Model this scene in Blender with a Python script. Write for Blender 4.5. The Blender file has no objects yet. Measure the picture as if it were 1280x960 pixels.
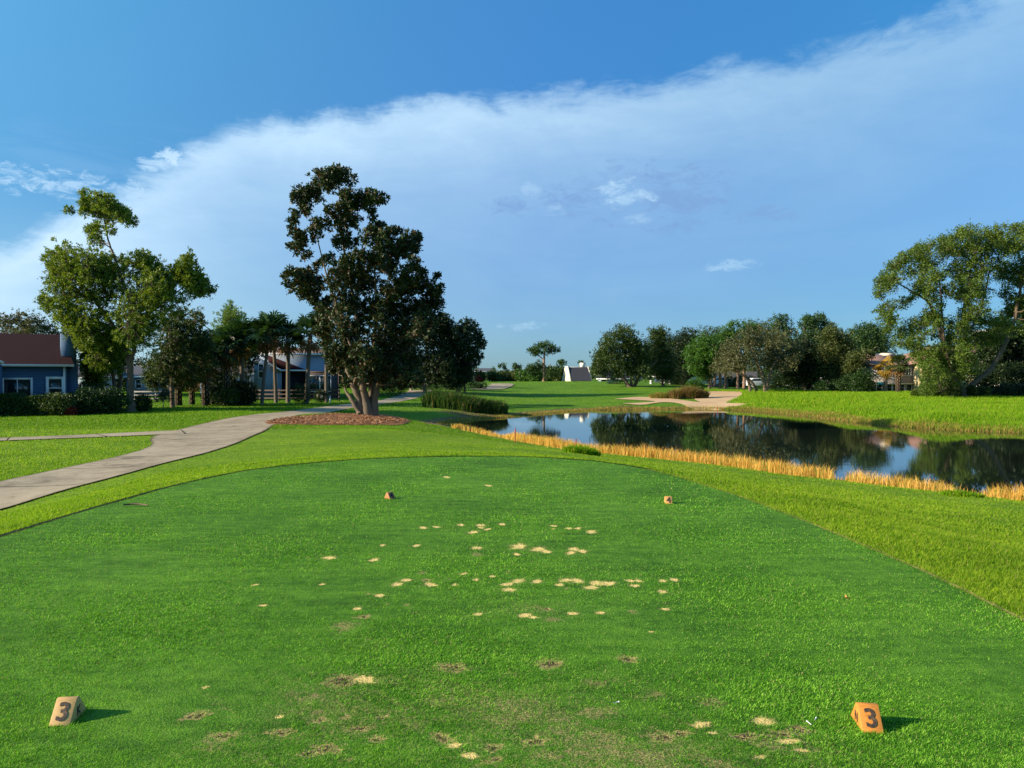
import bpy, math, random
import numpy as np
from mathutils import Vector
rng = np.random.default_rng(7)
random.seed(7)
C = bpy.context.scene.collection
HZ, F, CAM = 470.0, 967.0, 1.6
PI = math.pi

# ------------------------------------------------------------------ helpers
def tag(o, label=None, cat=None, group=None, kind=None):
    if label: o['label'] = label
    if cat: o['category'] = cat
    if group: o['group'] = group
    if kind: o['kind'] = kind
    return o

def empty(name, loc, label, cat, group=None, rz=0.0):
    o = bpy.data.objects.new(name, None); C.objects.link(o)
    o.location = loc; o.rotation_euler = (0, 0, rz); o.empty_display_size = 0.3
    return tag(o, label, cat, group)

class MB:
    """collects geometry, then links it as ONE mesh object"""
    def __init__(s): s.v = []; s.f4 = []; s.f3 = []; s.n = 0; s.poly = []
    def quads(s, V, Fq):
        s.v.append(np.asarray(V, float).reshape(-1, 3)); s.f4.append(np.asarray(Fq, int).reshape(-1, 4) + s.n); s.n += len(s.v[-1])
    def tris(s, V, Ft):
        s.v.append(np.asarray(V, float).reshape(-1, 3)); s.f3.append(np.asarray(Ft, int).reshape(-1, 3) + s.n); s.n += len(s.v[-1])
    def box(s, x0, x1, y0, y1, z0, z1):
        V = [(x0,y0,z0),(x1,y0,z0),(x1,y1,z0),(x0,y1,z0),(x0,y0,z1),(x1,y0,z1),(x1,y1,z1),(x0,y1,z1)]
        s.quads(V, [(0,3,2,1),(4,5,6,7),(0,1,5,4),(1,2,6,5),(2,3,7,6),(3,0,4,7)]); return s
    def prism(s, pts, axis, a, b):
        """extrude polygon pts (2D) along an axis ('x': pts are (y,z); 'y': pts are (x,z); 'z': (x,y))"""
        n = len(pts); V = []
        for t in (a, b):
            for p in pts:
                V.append({'x': (t, p[0], p[1]), 'y': (p[0], t, p[1]), 'z': (p[0], p[1], t)}[axis])
        base = s.n
        s.v.append(np.array(V, float)); s.n += 2*n
        s.poly.append([base+i for i in range(n)][::-1]); s.poly.append([base+n+i for i in range(n)])
        for i in range(n):
            j = (i+1) % n
            s.f4.append(np.array([[base+i, base+j, base+n+j, base+n+i]]))
        return s
    def tube(s, P, R, k=6):
        P = np.asarray(P, float); R = np.asarray(R, float); n = len(P)
        T = np.gradient(P, axis=0); T /= (np.linalg.norm(T, axis=1)[:, None] + 1e-9)
        up = np.array([0, 0, 1.0]) if abs(T[0][2]) < 0.9 else np.array([0, 1.0, 0])
        V = []
        for i in range(n):
            a = np.cross(T[i], up); a /= (np.linalg.norm(a) + 1e-9); b = np.cross(T[i], a); up = np.cross(a, T[i])
            for q in range(k):
                t = 2*PI*q/k
                V.append(P[i] + R[i]*(math.cos(t)*a + math.sin(t)*b))
        Fq = [(i*k+q, i*k+(q+1) % k, (i+1)*k+(q+1) % k, (i+1)*k+q) for i in range(n-1) for q in range(k)]
        base = s.n
        s.quads(V, Fq)
        s.poly.append([base + q for q in range(k)]); s.poly.append([base + (n-1)*k + q for q in range(k)][::-1])
        return s
    def build(s, name, m, parent=None, smooth=False):
        me = bpy.data.meshes.new(name)
        V = np.concatenate(s.v) if s.v else np.zeros((0, 3))
        parts, sizes = [], []
        for f in s.f4: parts.append(f.ravel()); sizes.append(np.full(len(f), 4))
        for f in s.f3: parts.append(f.ravel()); sizes.append(np.full(len(f), 3))
        for p in s.poly: parts.append(np.array(p)); sizes.append(np.array([len(p)]))
        L = np.concatenate(parts).astype(np.int32); S = np.concatenate(sizes).astype(np.int32)
        me.vertices.add(len(V)); me.vertices.foreach_set('co', V.astype(np.float32).ravel())
        me.loops.add(len(L)); me.loops.foreach_set('vertex_index', L)
        me.polygons.add(len(S))
        me.polygons.foreach_set('loop_start', np.concatenate([[0], np.cumsum(S)[:-1]]).astype(np.int32))
        me.update(calc_edges=True)
        if smooth: me.polygons.foreach_set('use_smooth', np.ones(len(S), bool))
        me.materials.append(m)
        o = bpy.data.objects.new(name, me); C.objects.link(o)
        if parent is not None: o.parent = parent
        return o

def set_attr(o, name, rgb):
    a = o.data.attributes.new(name, 'FLOAT_COLOR', 'POINT')
    c = np.ones((len(rgb), 4), np.float32); c[:, :3] = rgb
    a.data.foreach_set('color', c.ravel())

# ------------------------------------------------------------------ materials
class NT:
    def __init__(s, m): s.t = m.node_tree; s.t.nodes.clear()
    def n(s, typ, **kw):
        nd = s.t.nodes.new(typ)
        for k, v in kw.items():
            if k.startswith('i_'):
                key = k[2:]; key = int(key) if key.isdigit() else key.replace('_', ' ')
                if hasattr(v, 'is_output') or isinstance(v, bpy.types.NodeSocket): s.t.links.new(v, nd.inputs[key])
                else: nd.inputs[key].default_value = v
            else: setattr(nd, k, v)
        return nd
    def noise(s, vec, scale, detail=4, rough=0.6):
        nd = s.n('ShaderNodeTexNoise', i_Scale=scale, i_Detail=detail, i_Roughness=rough)
        if vec is not None: s.t.links.new(vec, nd.inputs['Vector'])
        return nd.outputs['Fac']
    def math(s, op, a, b=0.0, c=None, clamp=False):
        nd = s.n('ShaderNodeMath', operation=op, use_clamp=clamp, i_0=a, i_1=b)
        if c is not None:
            if isinstance(c, bpy.types.NodeSocket): s.t.links.new(c, nd.inputs[2])
            else: nd.inputs[2].default_value = c
        return nd.outputs[0]
    def ramp(s, fac, stops, interp='LINEAR'):
        nd = s.n('ShaderNodeValToRGB', i_Fac=fac); cr = nd.color_ramp; cr.interpolation = interp
        while len(cr.elements) > 1: cr.elements.remove(cr.elements[-1])
        for i, (p, c) in enumerate(stops):
            e = cr.elements[0] if i == 0 else cr.elements.new(p)
            e.position = p; e.color = (*c, 1) if len(c) == 3 else c
        return nd.outputs['Color']
    def mix(s, fac, a, b, mode='MIX'):
        nd = s.n('ShaderNodeMix', data_type='RGBA', blend_type=mode)
        for key, v in ((0, fac), (6, a), (7, b)):
            if isinstance(v, bpy.types.NodeSocket): s.t.links.new(v, nd.inputs[key])
            else: nd.inputs[key].default_value = (*v, 1) if isinstance(v, tuple) and len(v) == 3 else v
        return nd.outputs[2]
    def sstep(s, v, a, b):
        nd = s.n('ShaderNodeMapRange', interpolation_type='SMOOTHSTEP', i_1=a, i_2=b, i_3=0.0, i_4=1.0)
        s.t.links.new(v, nd.inputs[0]); return nd.outputs[0]
    def out(s, sh): s.n('ShaderNodeOutputMaterial', i_Surface=sh)

def newmat(name):
    m = bpy.data.materials.new(name); m.use_nodes = True
    return m, NT(m)

def pbr(name, col, rough=0.7, var=0.15, scale=6.0, bump=0.0, bscale=40, metallic=0.0, lines=None, spec=0.3):
    """plain painted/wood/metal surface with noise variation; lines=(axis, period, depth) gives boards"""
    m, t = newmat(name)
    co = t.n('ShaderNodeTexCoord').outputs['Object']
    n1 = t.noise(co, scale)
    c = t.mix(n1, tuple(x*(1-var) for x in col), tuple(min(1, x*(1+var)) for x in col))
    b = t.n('ShaderNodeBsdfPrincipled', i_Roughness=rough, i_Metallic=metallic)
    b.inputs['Specular IOR Level'].default_value = spec
    h = t.noise(co, bscale)
    if lines:
        ax, per, dep = lines
        sep = t.n('ShaderNodeSeparateXYZ', i_0=co)
        fr = t.math('FRACT', t.math('DIVIDE', sep.outputs[ax], per))
        groove = t.math('LESS_THAN', fr, 0.12)
        c = t.mix(t.math('MULTIPLY', groove, dep), c, tuple(x*0.35 for x in col))
        h = t.math('ADD', t.math('MULTIPLY', h, 0.3), fr)
        bump = max(bump, 0.4)
    if bump:
        bn = t.n('ShaderNodeBump', i_Strength=bump, i_Distance=0.02, i_Height=h)
        t.t.links.new(bn.outputs[0], b.inputs['Normal'])
    t.t.links.new(c, b.inputs['Base Color'])
    t.out(b.outputs[0]); return m

def leafmat(name, cols, trans=0.3, rough=0.5, brown=None, patch=0.35, spec=0.3):
    m, t = newmat(name)
    g = t.n('ShaderNodeNewGeometry')
    co = t.n('ShaderNodeTexCoord').outputs['Object']
    r = g.outputs['Random Per Island']
    n1 = t.noise(co, patch, 2)
    f = t.math('ADD', t.math('MULTIPLY', r, 0.55), t.math('MULTIPLY', n1, 0.65), clamp=True)
    st = [(i/(len(cols)-1)*0.8+0.12, c) for i, c in enumerate(cols)]
    c = t.ramp(f, st)
    if brown:
        r2 = t.math('FRACT', t.math('MULTIPLY', r, 37.3))
        c = t.mix(t.math('LESS_THAN', r2, brown[0]), c, brown[1])
    b = t.n('ShaderNodeBsdfPrincipled', i_Roughness=rough, i_Base_Color=c)
    b.inputs['Specular IOR Level'].default_value = spec
    tc = t.mix(1.0, c, (1.6, 1.5, 0.5, 1), 'MULTIPLY')
    tr = t.n('ShaderNodeBsdfTranslucent', i_Color=tc)
    mx = t.n('ShaderNodeMixShader', i_0=trans, i_1=b.outputs[0], i_2=tr.outputs[0])
    t.out(mx.outputs[0]); return m

def bladegrass(name, cols, trans=0.35, patch=0.8, dry=None, stripes=False):
    m, t = newmat(name)
    g = t.n('ShaderNodeNewGeometry'); co = g.outputs['Position']
    r = g.outputs['Random Per Island']
    mp = t.n('ShaderNodeMapping', i_Vector=co); mp.inputs['Scale'].default_value = (0.35, 1.9, 1); mp.inputs['Rotation'].default_value = (0, 0, 0.25)
    n1 = t.noise(co, patch, 4); n2 = t.noise(co, 6.0, 3); n3 = t.noise(mp.outputs[0], 1.1, 5, 0.65)
    f = t.math('ADD', t.math('MULTIPLY', r, 0.32), t.math('ADD', t.math('MULTIPLY', n1, 0.32), t.math('ADD', t.math('MULTIPLY', n2, 0.22), t.math('MULTIPLY', n3, 0.42))), clamp=True)
    n9 = t.noise(co, 24.0, 3, 0.7)
    f = t.math('ADD', f, t.math('MULTIPLY', t.math('SUBTRACT', n9, 0.5), 0.75))
    f = t.math('ADD', t.math('MULTIPLY', t.math('SUBTRACT', f, 0.62), 1.35), 0.60, clamp=True)
    st = [(i/(len(cols)-1)*0.7+0.25, c) for i, c in enumerate(cols)]
    c = t.ramp(f, st)
    if dry:
        r2 = t.math('FRACT', t.math('MULTIPLY', r, 53.7))
        c = t.mix(t.math('LESS_THAN', r2, dry[0]), c, dry[1])
    b = t.n('ShaderNodeBsdfPrincipled', i_Roughness=0.55, i_Base_Color=c)
    b.inputs['Specular IOR Level'].default_value = 0.12
    tr = t.n('ShaderNodeBsdfTranslucent', i_Color=t.mix(1.0, c, (1.4, 1.5, 0.6, 1), 'MULTIPLY'))
    t.out(t.n('ShaderNodeMixShader', i_0=trans, i_1=b.outputs[0], i_2=tr.outputs[0]).outputs[0]); return m

M = {}
M['bark'] = pbr('bark', (0.14, 0.10, 0.07), 0.9, 0.4, 5, 0.8, 12)
M['bark_pale'] = pbr('bark_pale', (0.15, 0.115, 0.08), 0.9, 0.35, 4, 0.8, 10)
M['bark_pine'] = pbr('bark_pine', (0.24, 0.15, 0.10), 0.9, 0.35, 4, 0.8, 10)
M['bark_palm'] = pbr('bark_palm', (0.14, 0.115, 0.09), 0.9, 0.3, 8, 0.8, 14)
M['trunk_dark'] = pbr('dark_fibre', (0.035, 0.025, 0.018), 0.95, 0.4, 8, 0.8, 14)
M['boots'] = pbr('palm_boots', (0.36, 0.26, 0.15), 0.85, 0.4, 3, 0.6, 20)
M['leaf_magnolia'] = leafmat('leaf_magnolia', [(0.011,0.024,0.006),(0.020,0.042,0.010),(0.042,0.075,0.014)], 0.12, 0.5, (0.15, (0.09,0.045,0.018)), spec=0.3)
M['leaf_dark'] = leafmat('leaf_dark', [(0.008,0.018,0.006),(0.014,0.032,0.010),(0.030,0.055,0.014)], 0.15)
M['leaf_left'] = leafmat('leaf_left', [(0.05,0.095,0.008),(0.10,0.17,0.014),(0.20,0.26,0.025)], 0.30, patch=0.3)
M['leaf_olive'] = leafmat('leaf_olive', [(0.035,0.055,0.014),(0.06,0.085,0.02),(0.11,0.13,0.035)], 0.3)
M['leaf_lime'] = leafmat('leaf_lime', [(0.05,0.11,0.012),(0.09,0.17,0.018),(0.14,0.22,0.025)], 0.35)
M['leaf_oak'] = leafmat('leaf_oak', [(0.022,0.044,0.010),(0.040,0.072,0.015),(0.075,0.11,0.022)], 0.25)
M['leaf_green'] = leafmat('leaf_green', [(0.025,0.07,0.010),(0.045,0.12,0.014),(0.08,0.17,0.02)], 0.3)
M['leaf_grey'] = leafmat('leaf_grey', [(0.045,0.055,0.022),(0.075,0.085,0.035),(0.12,0.125,0.05)], 0.25)
M['leaf_bigoak'] = leafmat('leaf_bigoak', [(0.038,0.075,0.010),(0.070,0.125,0.016),(0.13,0.19,0.025)], 0.3)
M['leaf_pine'] = leafmat('leaf_pine', [(0.018,0.045,0.012),(0.032,0.075,0.018),(0.055,0.11,0.022)], 0.2)
M['leaf_hedge'] = leafmat('leaf_hedge', [(0.010,0.030,0.006),(0.018,0.05,0.010),(0.04,0.085,0.014)], 0.15)
M['frond'] = leafmat('palm_frond', [(0.010,0.030,0.012),(0.018,0.050,0.018),(0.035,0.080,0.025)], 0.2)
M['frond_dead'] = leafmat('palm_frond_dead', [(0.10,0.05,0.02),(0.20,0.10,0.035),(0.30,0.17,0.06)], 0.2)
M['frond_gold'] = leafmat('palm_frond_gold', [(0.05,0.07,0.01),(0.25,0.16,0.02),(0.40,0.22,0.03)], 0.25)
M['red_leaf'] = leafmat('red_leaf', [(0.05,0.008,0.008),(0.10,0.015,0.012),(0.16,0.03,0.02)], 0.2)
M['flower'] = leafmat('white_flower', [(0.6,0.6,0.55),(0.75,0.75,0.7),(0.8,0.8,0.78)], 0.2)

# ------------------------------------------------------------------ terrain height
def W(u, v, z=0.0):
    d = (CAM - z)*F/(v - HZ); return ((u-640)/F*d, d, z)
ZW = -1.5
shore_px = [(575,536),(617,545),(660,553),(700,560),(740,566),(800,572),(860,578),(900,582),(950,588),(1000,596),(1050,601),(1100,607),(1190,617),(1280,627)]
far_px = [(1280,541),(1200,538),(1120,533),(1060,526),(1000,519),(960,515),(920,512.5),(880,511.5),(800,512),(740,513),(700,515.5),(670,518),(640,521),(600,524),(565,527),(548,530)]
SH = [W(u,v,ZW)[:2] for u,v in shore_px] + [(14.5,15.5),(18,10),(30,4),(50,4),(52,20),(40,36)] + [W(u,v,ZW)[:2] for u,v in far_px]
SH = np.array(SH)
ctrl = []
for (x, y) in SH: ctrl.append((x, y, ZW))
px = [  # (u, v, z)
 (0,640,-.7),(0,602,-.7),(100,600,-.7),(215,570,-.7),(300,540,-.7),(400,513,-.7),(455,505,-.72),(500,499,-.75),
 (0,550,-.7),(100,550,-.7),(200,540,-.7),(0,521,-.7),(150,515,-.7),(250,507,-.7),(350,503,-.7),
 (458,520,-.6),(560,545,-.85),(520,530,-.8),(500,540,-.62),(640,560,-.35),(560,562,-.3),(480,562,-.28),(700,566,-.45),
 (560,515,-1.0),(600,512,-1.1),(640,510,-1.2),(520,505,-.85),(760,580,-.6),(1000,620,-.6),(1150,650,-.6),(1270,690,-.5),(900,600,-.6),(1200,640,-.9),(1279,650,-1.0),
 (700,507,-1.2),(780,507,-1.15),(860,506,-1.15),(920,503,-1.0),(850,497,-.9),(960,505,-1.0),(1040,512,-.9),(1160,520,-.85),(1270,528,-.85),
 (1000,500,-.65),(1100,500,-.55),(1200,500,-.45),(1280,500,-.45)]
for p in px: ctrl.append(W(*p))
ctrl += [(-3,17.5,-.14),(0,17.5,-.16),(1.5,16.5,-.15),(-5,16,-.2),(-6.5,13,-.28),(-6.6,9,-.3),(-6.6,5,-.3),(-6.6,0,-.3),(-9,0,-.6),(-9,8,-.65),
 (4.6,11,-.15),(4.8,8,-.12),(4.8,4,-.12),(4.8,0,-.1),(10,0,-.5),(8,6,-.45),(14,2,-.9),(20,-5,-1.2),(-20,-5,-.8),(0,-15,0),(-40,20,-.7),(-50,45,-.7),(-30,60,-.7),(-60,90,-.6),
 (-14,100,-.35),(-11,96,-.15),(-10,88,-.45),(-11,82,-.72),(-3,104,-.25),(-2,115,.4),(-8,112,.0),(2,90,-.9),(10,90,-.85),(3,108,-.35),(12,108,-.3),(5,130,.35),(16,128,.45),(20,140,.62),(10,142,.6),(-10,140,.3),(-25,130,.0),
 (24,118,.0),(22,100,-.45),(30,112,-.2),(28,95,-.65),(38,100,-.5),(50,100,-.45),(60,90,-.4),(60,60,-.6),(45,65,-.6),(80,100,-.4),(70,40,-1.0),(40,130,-.2),(60,130,-.3),(100,140,-.2),
 (0,200,.3),(60,200,.2),(-60,160,.0),(-120,100,-.5),(150,120,-.2),(0,400,.2),(300,400,.2),(-300,400,.2),(0,1500,.2),(-800,600,.2),(800,600,.2),(400,0,-.5),(-400,0,-.5),(0,-300,-.3)]
tee_in = [(-4.9,y) for y in (-4,0,4,8,10.8)] + [(3.2,y) for y in (-4,0,4,6.4)] + [(3.1,8.6),(2.9,10.3),(2.55,12.3),(1.9,13.7),(.9,14.8),(-.5,15.1),(-1.8,15.0),(-3.4,14.1),(-4.4,12.7)] + [(-1,y) for y in (-4,0,4,8,12)]
ctrl += [(x, y, 0.0) for x, y in tee_in]
ctrl = np.array(ctrl, float)
def phi(r): return np.sqrt(r*r + 1.0)
_r = np.linalg.norm(ctrl[:, None, :2] - ctrl[None, :, :2], axis=2)
_A = phi(_r); n_ = len(ctrl)
_K = np.zeros((n_+1, n_+1)); _K[:n_, :n_] = _A - 0.02*np.eye(n_); _K[:n_, n_] = 1; _K[n_, :n_] = 1
_w = np.linalg.solve(_K, np.concatenate([ctrl[:, 2], [0]]))

def inside(poly, x, y):
    r = np.zeros(x.shape, bool); n = len(poly)
    for i in range(n):
        x1, y1 = poly[i]; x2, y2 = poly[(i+1) % n]
        c = ((y1 > y) != (y2 > y)) & (x < (x2-x1)*(y-y1)/((y2-y1) if abs(y2-y1) > 1e-9 else 1e-9) + x1)
        r ^= c
    return r
def pdist(poly, x, y):
    d = np.full(x.shape, 1e9); n = len(poly)
    for i in range(n):
        a = poly[i]; b = poly[(i+1) % n]; ab = (b[0]-a[0], b[1]-a[1]); L = ab[0]**2+ab[1]**2+1e-9
        t = np.clip(((x-a[0])*ab[0] + (y-a[1])*ab[1])/L, 0, 1)
        d = np.minimum(d, np.hypot(x-a[0]-t*ab[0], y-a[1]-t*ab[1]))
    return d
TL = np.array([(-4,-5.1),(7.66,-5.07),(9.5,-5.02),(10.9,-4.93),(12.0,-4.75),(12.9,-4.5),(13.7,-4.05),(14.3,-3.5),(14.8,-2.8),(15.1,-2.1),(15.3,-1.2)])
TR = np.array([(-4,3.3),(5,3.33),(6.4,3.35),(8.6,3.2),(10.3,2.99),(12.3,2.6),(13.2,2.3),(13.8,2.0),(14.5,1.5),(15,.8),(15.3,0.0)])
TEE = np.array([(x, y) for y, x in TL] + [(x, y) for y, x in TR[::-1]])

def height(x, y):
    x = np.asarray(x, float); y = np.asarray(y, float); sh = x.shape; xf = x.ravel(); yf = y.ravel()
    z = np.empty(len(xf))
    for i in range(0, len(xf), 20000):
        r = np.hypot(xf[i:i+20000, None]-ctrl[None, :, 0], yf[i:i+20000, None]-ctrl[None, :, 1])
        z[i:i+20000] = phi(r) @ _w[:n_] + _w[n_]
    far = np.clip((np.hypot(xf, yf)-350)/250, 0, 1); z = z*(1-far) + 0.2*far
    # tee plateau: exactly flat, blending out over a metre
    near = (np.abs(xf) < 8) & (yf < 18) & (yf > -7)
    if near.any():
        xi = xf[near]; yi = yf[near]; ins = inside(TEE, xi, yi); d = np.where(ins, 0, pdist(TEE, xi, yi))
        k = np.clip(d/1.2, 0, 1); k = k*k*(3-2*k); z[near] = z[near]*k
    pn = (xf > -10) & (xf < 58) & (yf > 0) & (yf < 80)
    if pn.any():
        xi = xf[pn]; yi = yf[pn]; ins = inside(SH, xi, yi); d = pdist(SH, xi, yi); zz = z[pn]
        zi = ZW - np.minimum(0.7, 0.02 + d*0.25)
        zo = np.maximum(zz, ZW + np.minimum(0.25, 0.01 + d*0.12))
        k = np.clip(d/2.0, 0, 1); zo = (ZW + 0.01 + d*0.13)*(1-k) + zo*k
        z[pn] = np.where(ins, zi, zo)
    return z.reshape(sh)
def gz(x, y): return float(height(np.array([x]), np.array([y]))[0])
def ground(u, v, z0=-0.5):
    z = z0
    for _ in range(12):
        x, y, _z = W(u, v, z); z = 0.5*z + 0.5*gz(x, y)
    x, y, _z = W(u, v, z); return x, y
def at(u, d):  # ground point on column u at distance d
    x = (u-640)/F*d; return (x, d, gz(x, d))

# ------------------------------------------------------------------ world, sun, camera
SUN_EL = math.radians(22.0)
SUN_V = Vector((-0.972*math.cos(SUN_EL), -0.235*math.cos(SUN_EL), math.sin(SUN_EL)))
az_from_y = math.atan2(SUN_V.x, SUN_V.y)
def make_world():
    w = bpy.data.worlds.new('World'); bpy.context.scene.world = w; w.use_nodes = True
    t = NT(w)
    sky = t.n('ShaderNodeTexSky', sky_type='NISHITA', sun_disc=False, sun_elevation=SUN_EL, sun_rotation=az_from_y % (2*PI), altitude=0, air_density=1.0, dust_density=0.35, ozone_density=3.0)
    co = t.n('ShaderNodeTexCoord').outputs['Generated']
    nrm = t.n('ShaderNodeVectorMath', operation='NORMALIZE', i_0=co).outputs[0]
    sp = t.n('ShaderNodeSeparateXYZ', i_0=nrm)
    az = t.math('ARCTAN2', sp.outputs[0], sp.outputs[1]); el = t.math('ARCSINE', sp.outputs[2])
    aez = t.n('ShaderNodeCombineXYZ', i_0=az, i_1=el, i_2=0.0).outputs[0]
    # warped coordinates for feathered streaks
    def streak(scale, stretch, rot, detail=5, rough=0.6, off=0.0):
        mp = t.n('ShaderNodeMapping', i_Vector=aez); mp.inputs['Rotation'].default_value = (0, 0, rot)
        mp.inputs['Scale'].default_value = (scale, scale*stretch, 1); mp.inputs['Location'].default_value = (off, off*0.7, off*0.3)
        nd = t.n('ShaderNodeTexNoise', i_Vector=mp.outputs[0], i_Scale=1.0, i_Detail=detail, i_Roughness=rough); nd.inputs['Distortion'].default_value = 0.6
        return nd.outputs['Fac']
    # upper edge of the cloud veil: elevation as a function of azimuth
    edge_px = [(-400,420),(-150,345),(0,300),(60,268),(130,240),(200,212),(300,168),(400,142),(520,128),(640,118),(760,104),(900,84),(1050,50),(1200,12),(1400,-60),(1700,-160)]
    pts = []
    for u, v in edge_px:
        X = (u-640)/F; Z = (HZ-v)/F; a = math.atan2(X, 1); e = math.atan2(Z, math.hypot(X, 1)); pts.append((a, e))
    fc = t.n('ShaderNodeFloatCurve'); cur = fc.mapping.curves[0]
    amin, amax = pts[0][0], pts[-1][0]; emax = 0.8
    xs = t.math('DIVIDE', t.math('SUBTRACT', az, amin), amax-amin, clamp=True)
    cp = [((a-amin)/(amax-amin), e/emax) for a, e in pts]
    cur.points[0].location = cp[0]; cur.points[-1].location = cp[-1]
    for c in cp[1:-1]: cur.points.new(*c)
    fc.mapping.update(); t.t.links.new(xs, fc.inputs['Value'])
    edge = t.math('MULTIPLY', fc.outputs[0], emax)
    n_big = streak(5, 1.5, -0.45, off=2.3); n_fine = streak(22, 3.0, -0.5, 6, 0.65, 5.1); n_vf = streak(60, 2.0, -0.9, 4, 0.6, 1.7)
    warp = t.math('ADD', t.math('MULTIPLY', t.math('SUBTRACT', n_big, 0.5), 0.10), t.math('ADD', t.math('MULTIPLY', t.math('SUBTRACT', n_fine, 0.5), 0.035), t.math('MULTIPLY', t.math('SUBTRACT', n_vf, 0.5), 0.012)))
    dlt = t.math('ADD', t.math('SUBTRACT', edge, el), warp)     # >0 below the edge
    front = t.sstep(dlt, -0.012, 0.03)
    dpos = t.math('MAXIMUM', dlt, 0.0)
    decay = t.math('ADD', t.math('MULTIPLY', t.math('EXPONENT', t.math('MULTIPLY', dpos, -13.0)), 0.70), t.math('MULTIPLY', t.math('EXPONENT', t.math('MULTIPLY', dpos, -5.0)), 0.28))
    leftness = t.sstep(az, 0.75, -0.55)
    amp = t.math('ADD', 0.36, t.math('MULTIPLY', leftness, 0.58))
    dens = t.math('MULTIPLY', front, t.math('ADD', t.math('MULTIPLY', decay, amp), t.math('ADD', 0.18, t.math('MULTIPLY', leftness, 0.01))))
    n_mid = streak(4.0, 3.5, 0.12, 5, 0.55, 8.0)
    dens = t.math('MULTIPLY', dens, t.math('ADD', 0.62, t.math('MULTIPLY', n_mid, 0.72)), clamp=True)
    dens = t.math('ADD', dens, t.math('MULTIPLY', t.math('MULTIPLY', t.sstep(az, -0.22, -0.62), t.sstep(el, 0.24, 0.08)), t.math('ADD', t.math('MULTIPLY', n_mid, 0.40), 0.02)), clamp=True)
    # faint streaks near the horizon
    st2 = streak(6, 6, 0.05, 5, 0.6, 12.0)
    low = t.math('MULTIPLY', t.sstep(st2, 0.50, 0.75), t.math('MULTIPLY', t.sstep(el, 0.36, 0.1), 0.16))
    dens = t.math('MAXIMUM', dens, low)
    PN = [streak(26, 2.2, 0.25, 6, 0.7, 3.0), streak(40, 2.0, -0.2, 6, 0.7, 9.0)]
    # small puffs: (u, v, half-width, half-height, strength, dark?)
    def puff(u, v, rx, ry, amt, off):
        X = (u-640)/F; Z = (HZ-v)/F; a0 = math.atan2(X, 1); e0 = math.atan2(Z, math.hypot(X, 1))
        dx = t.math('DIVIDE', t.math('SUBTRACT', az, a0), rx/F); dy = t.math('DIVIDE', t.math('SUBTRACT', el, e0), ry/F)
        r2 = t.math('ADD', t.math('MULTIPLY', dx, dx), t.math('MULTIPLY', dy, dy))
        nn = PN[int(off) % 2]
        m = t.math('SUBTRACT', 1.0, r2, clamp=True)
        return t.math('MULTIPLY', t.sstep(t.math('ADD', t.math('MULTIPLY', m, 0.75), t.math('MULTIPLY', t.math('SUBTRACT', nn, 0.5), 3.2)), 0.30, 1.05), t.math('MULTIPLY', t.sstep(m, 0.0, 0.35), amt))
    wl = [puff(780,243,50,28,0.55,2.0), puff(693,264,22,12,0.32,3.0), puff(664,240,18,15,0.25,9.0), puff(794,273,40,11,0.3,4.0), puff(216,196,28,14,0.8,7.0), puff(190,206,22,9,0.7,2.0), puff(60,228,150,20,0.55,1.0), puff(910,332,44,10,0.35,11.0), puff(655,408,40,9,0.3,13.0)]
    bright = wl[0]
    for p in wl[1:4]: bright = t.math('MAXIMUM', bright, p)
    for p in wl: dens = t.math('ADD', dens, t.math('MULTIPLY', p, t.math('SUBTRACT', 1.0, dens)))
    dark = t.math('MAXIMUM', t.math('MAXIMUM', puff(818,242,130,58,1.0,14.0), puff(640,258,46,18,0.9,15.0)), t.math('MAXIMUM', puff(712,252,62,30,0.9,15.0), puff(950,268,70,14,0.8,14.0)))
    hs = t.n('ShaderNodeHueSaturation', i_Color=sky.outputs[0]); hs.inputs['Saturation'].default_value = SKY_SAT; hs.inputs['Value'].default_value = 1.0; hs.inputs['Hue'].default_value = 0.5
    tint = t.mix(1.0, hs.outputs[0], SKY_TINT, 'MULTIPLY')
    # flatten the Nishita horizon glow a little (humid blue horizon)
    hor = t.sstep(el, 0.0, 0.62)
    tint = t.mix(1.0, tint, t.mix(hor, SKY_LOW, SKY_HIGH), 'MULTIPLY')
    tint = t.mix(1.0, tint, t.mix(t.sstep(az, 0.35, -0.75), (1, 1, 1, 1), (1.55, 1.38, 0.98, 1)), 'MULTIPLY')
    tint = t.mix(1.0, tint, t.mix(t.sstep(az, -0.1, 0.45), (1, 1, 1, 1), (0.84, 0.97, 0.86, 1)), 'MULTIPLY')
    cc = t.mix(leftness, CLOUD_R, CLOUD_L)
    skyc = t.mix(dens, tint, cc)
    skyc = t.mix(t.math('MULTIPLY', t.math('SUBTRACT', dark, t.math('MULTIPLY', bright, 2.0), clamp=True), 0.85), skyc, CLOUD_D)
    bg = t.n('ShaderNodeBackground', i_Color=skyc, i_Strength=0.09)
    t.n('ShaderNodeOutputWorld', i_Surface=bg.outputs[0])
SKY_SAT = 1.25; SKY_TINT = (0.85, 1.0, 1.12, 1); SKY_LOW = (0.25, 0.42, 0.70, 1); SKY_HIGH = (1.28, 1.36, 1.34, 1)
CLOUD_L = (4.0, 5.5, 6.9, 1); CLOUD_R = (3.6, 5.2, 6.2, 1); CLOUD_D = (1.35, 2.45, 4.4, 1)
make_world()
sl = bpy.data.lights.new('sun', 'SUN'); sl.energy = 5.0; sl.angle = math.radians(0.6); sl.color = (1.0, 0.84, 0.62)
so = bpy.data.objects.new('sun', sl); C.objects.link(so); so.rotation_euler = (-SUN_V).to_track_quat('-Z', 'Y').to_euler(); so.location = (0, 0, 30)
cam = bpy.data.cameras.new('camera'); co_ = bpy.data.objects.new('camera', cam); C.objects.link(co_)
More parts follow.
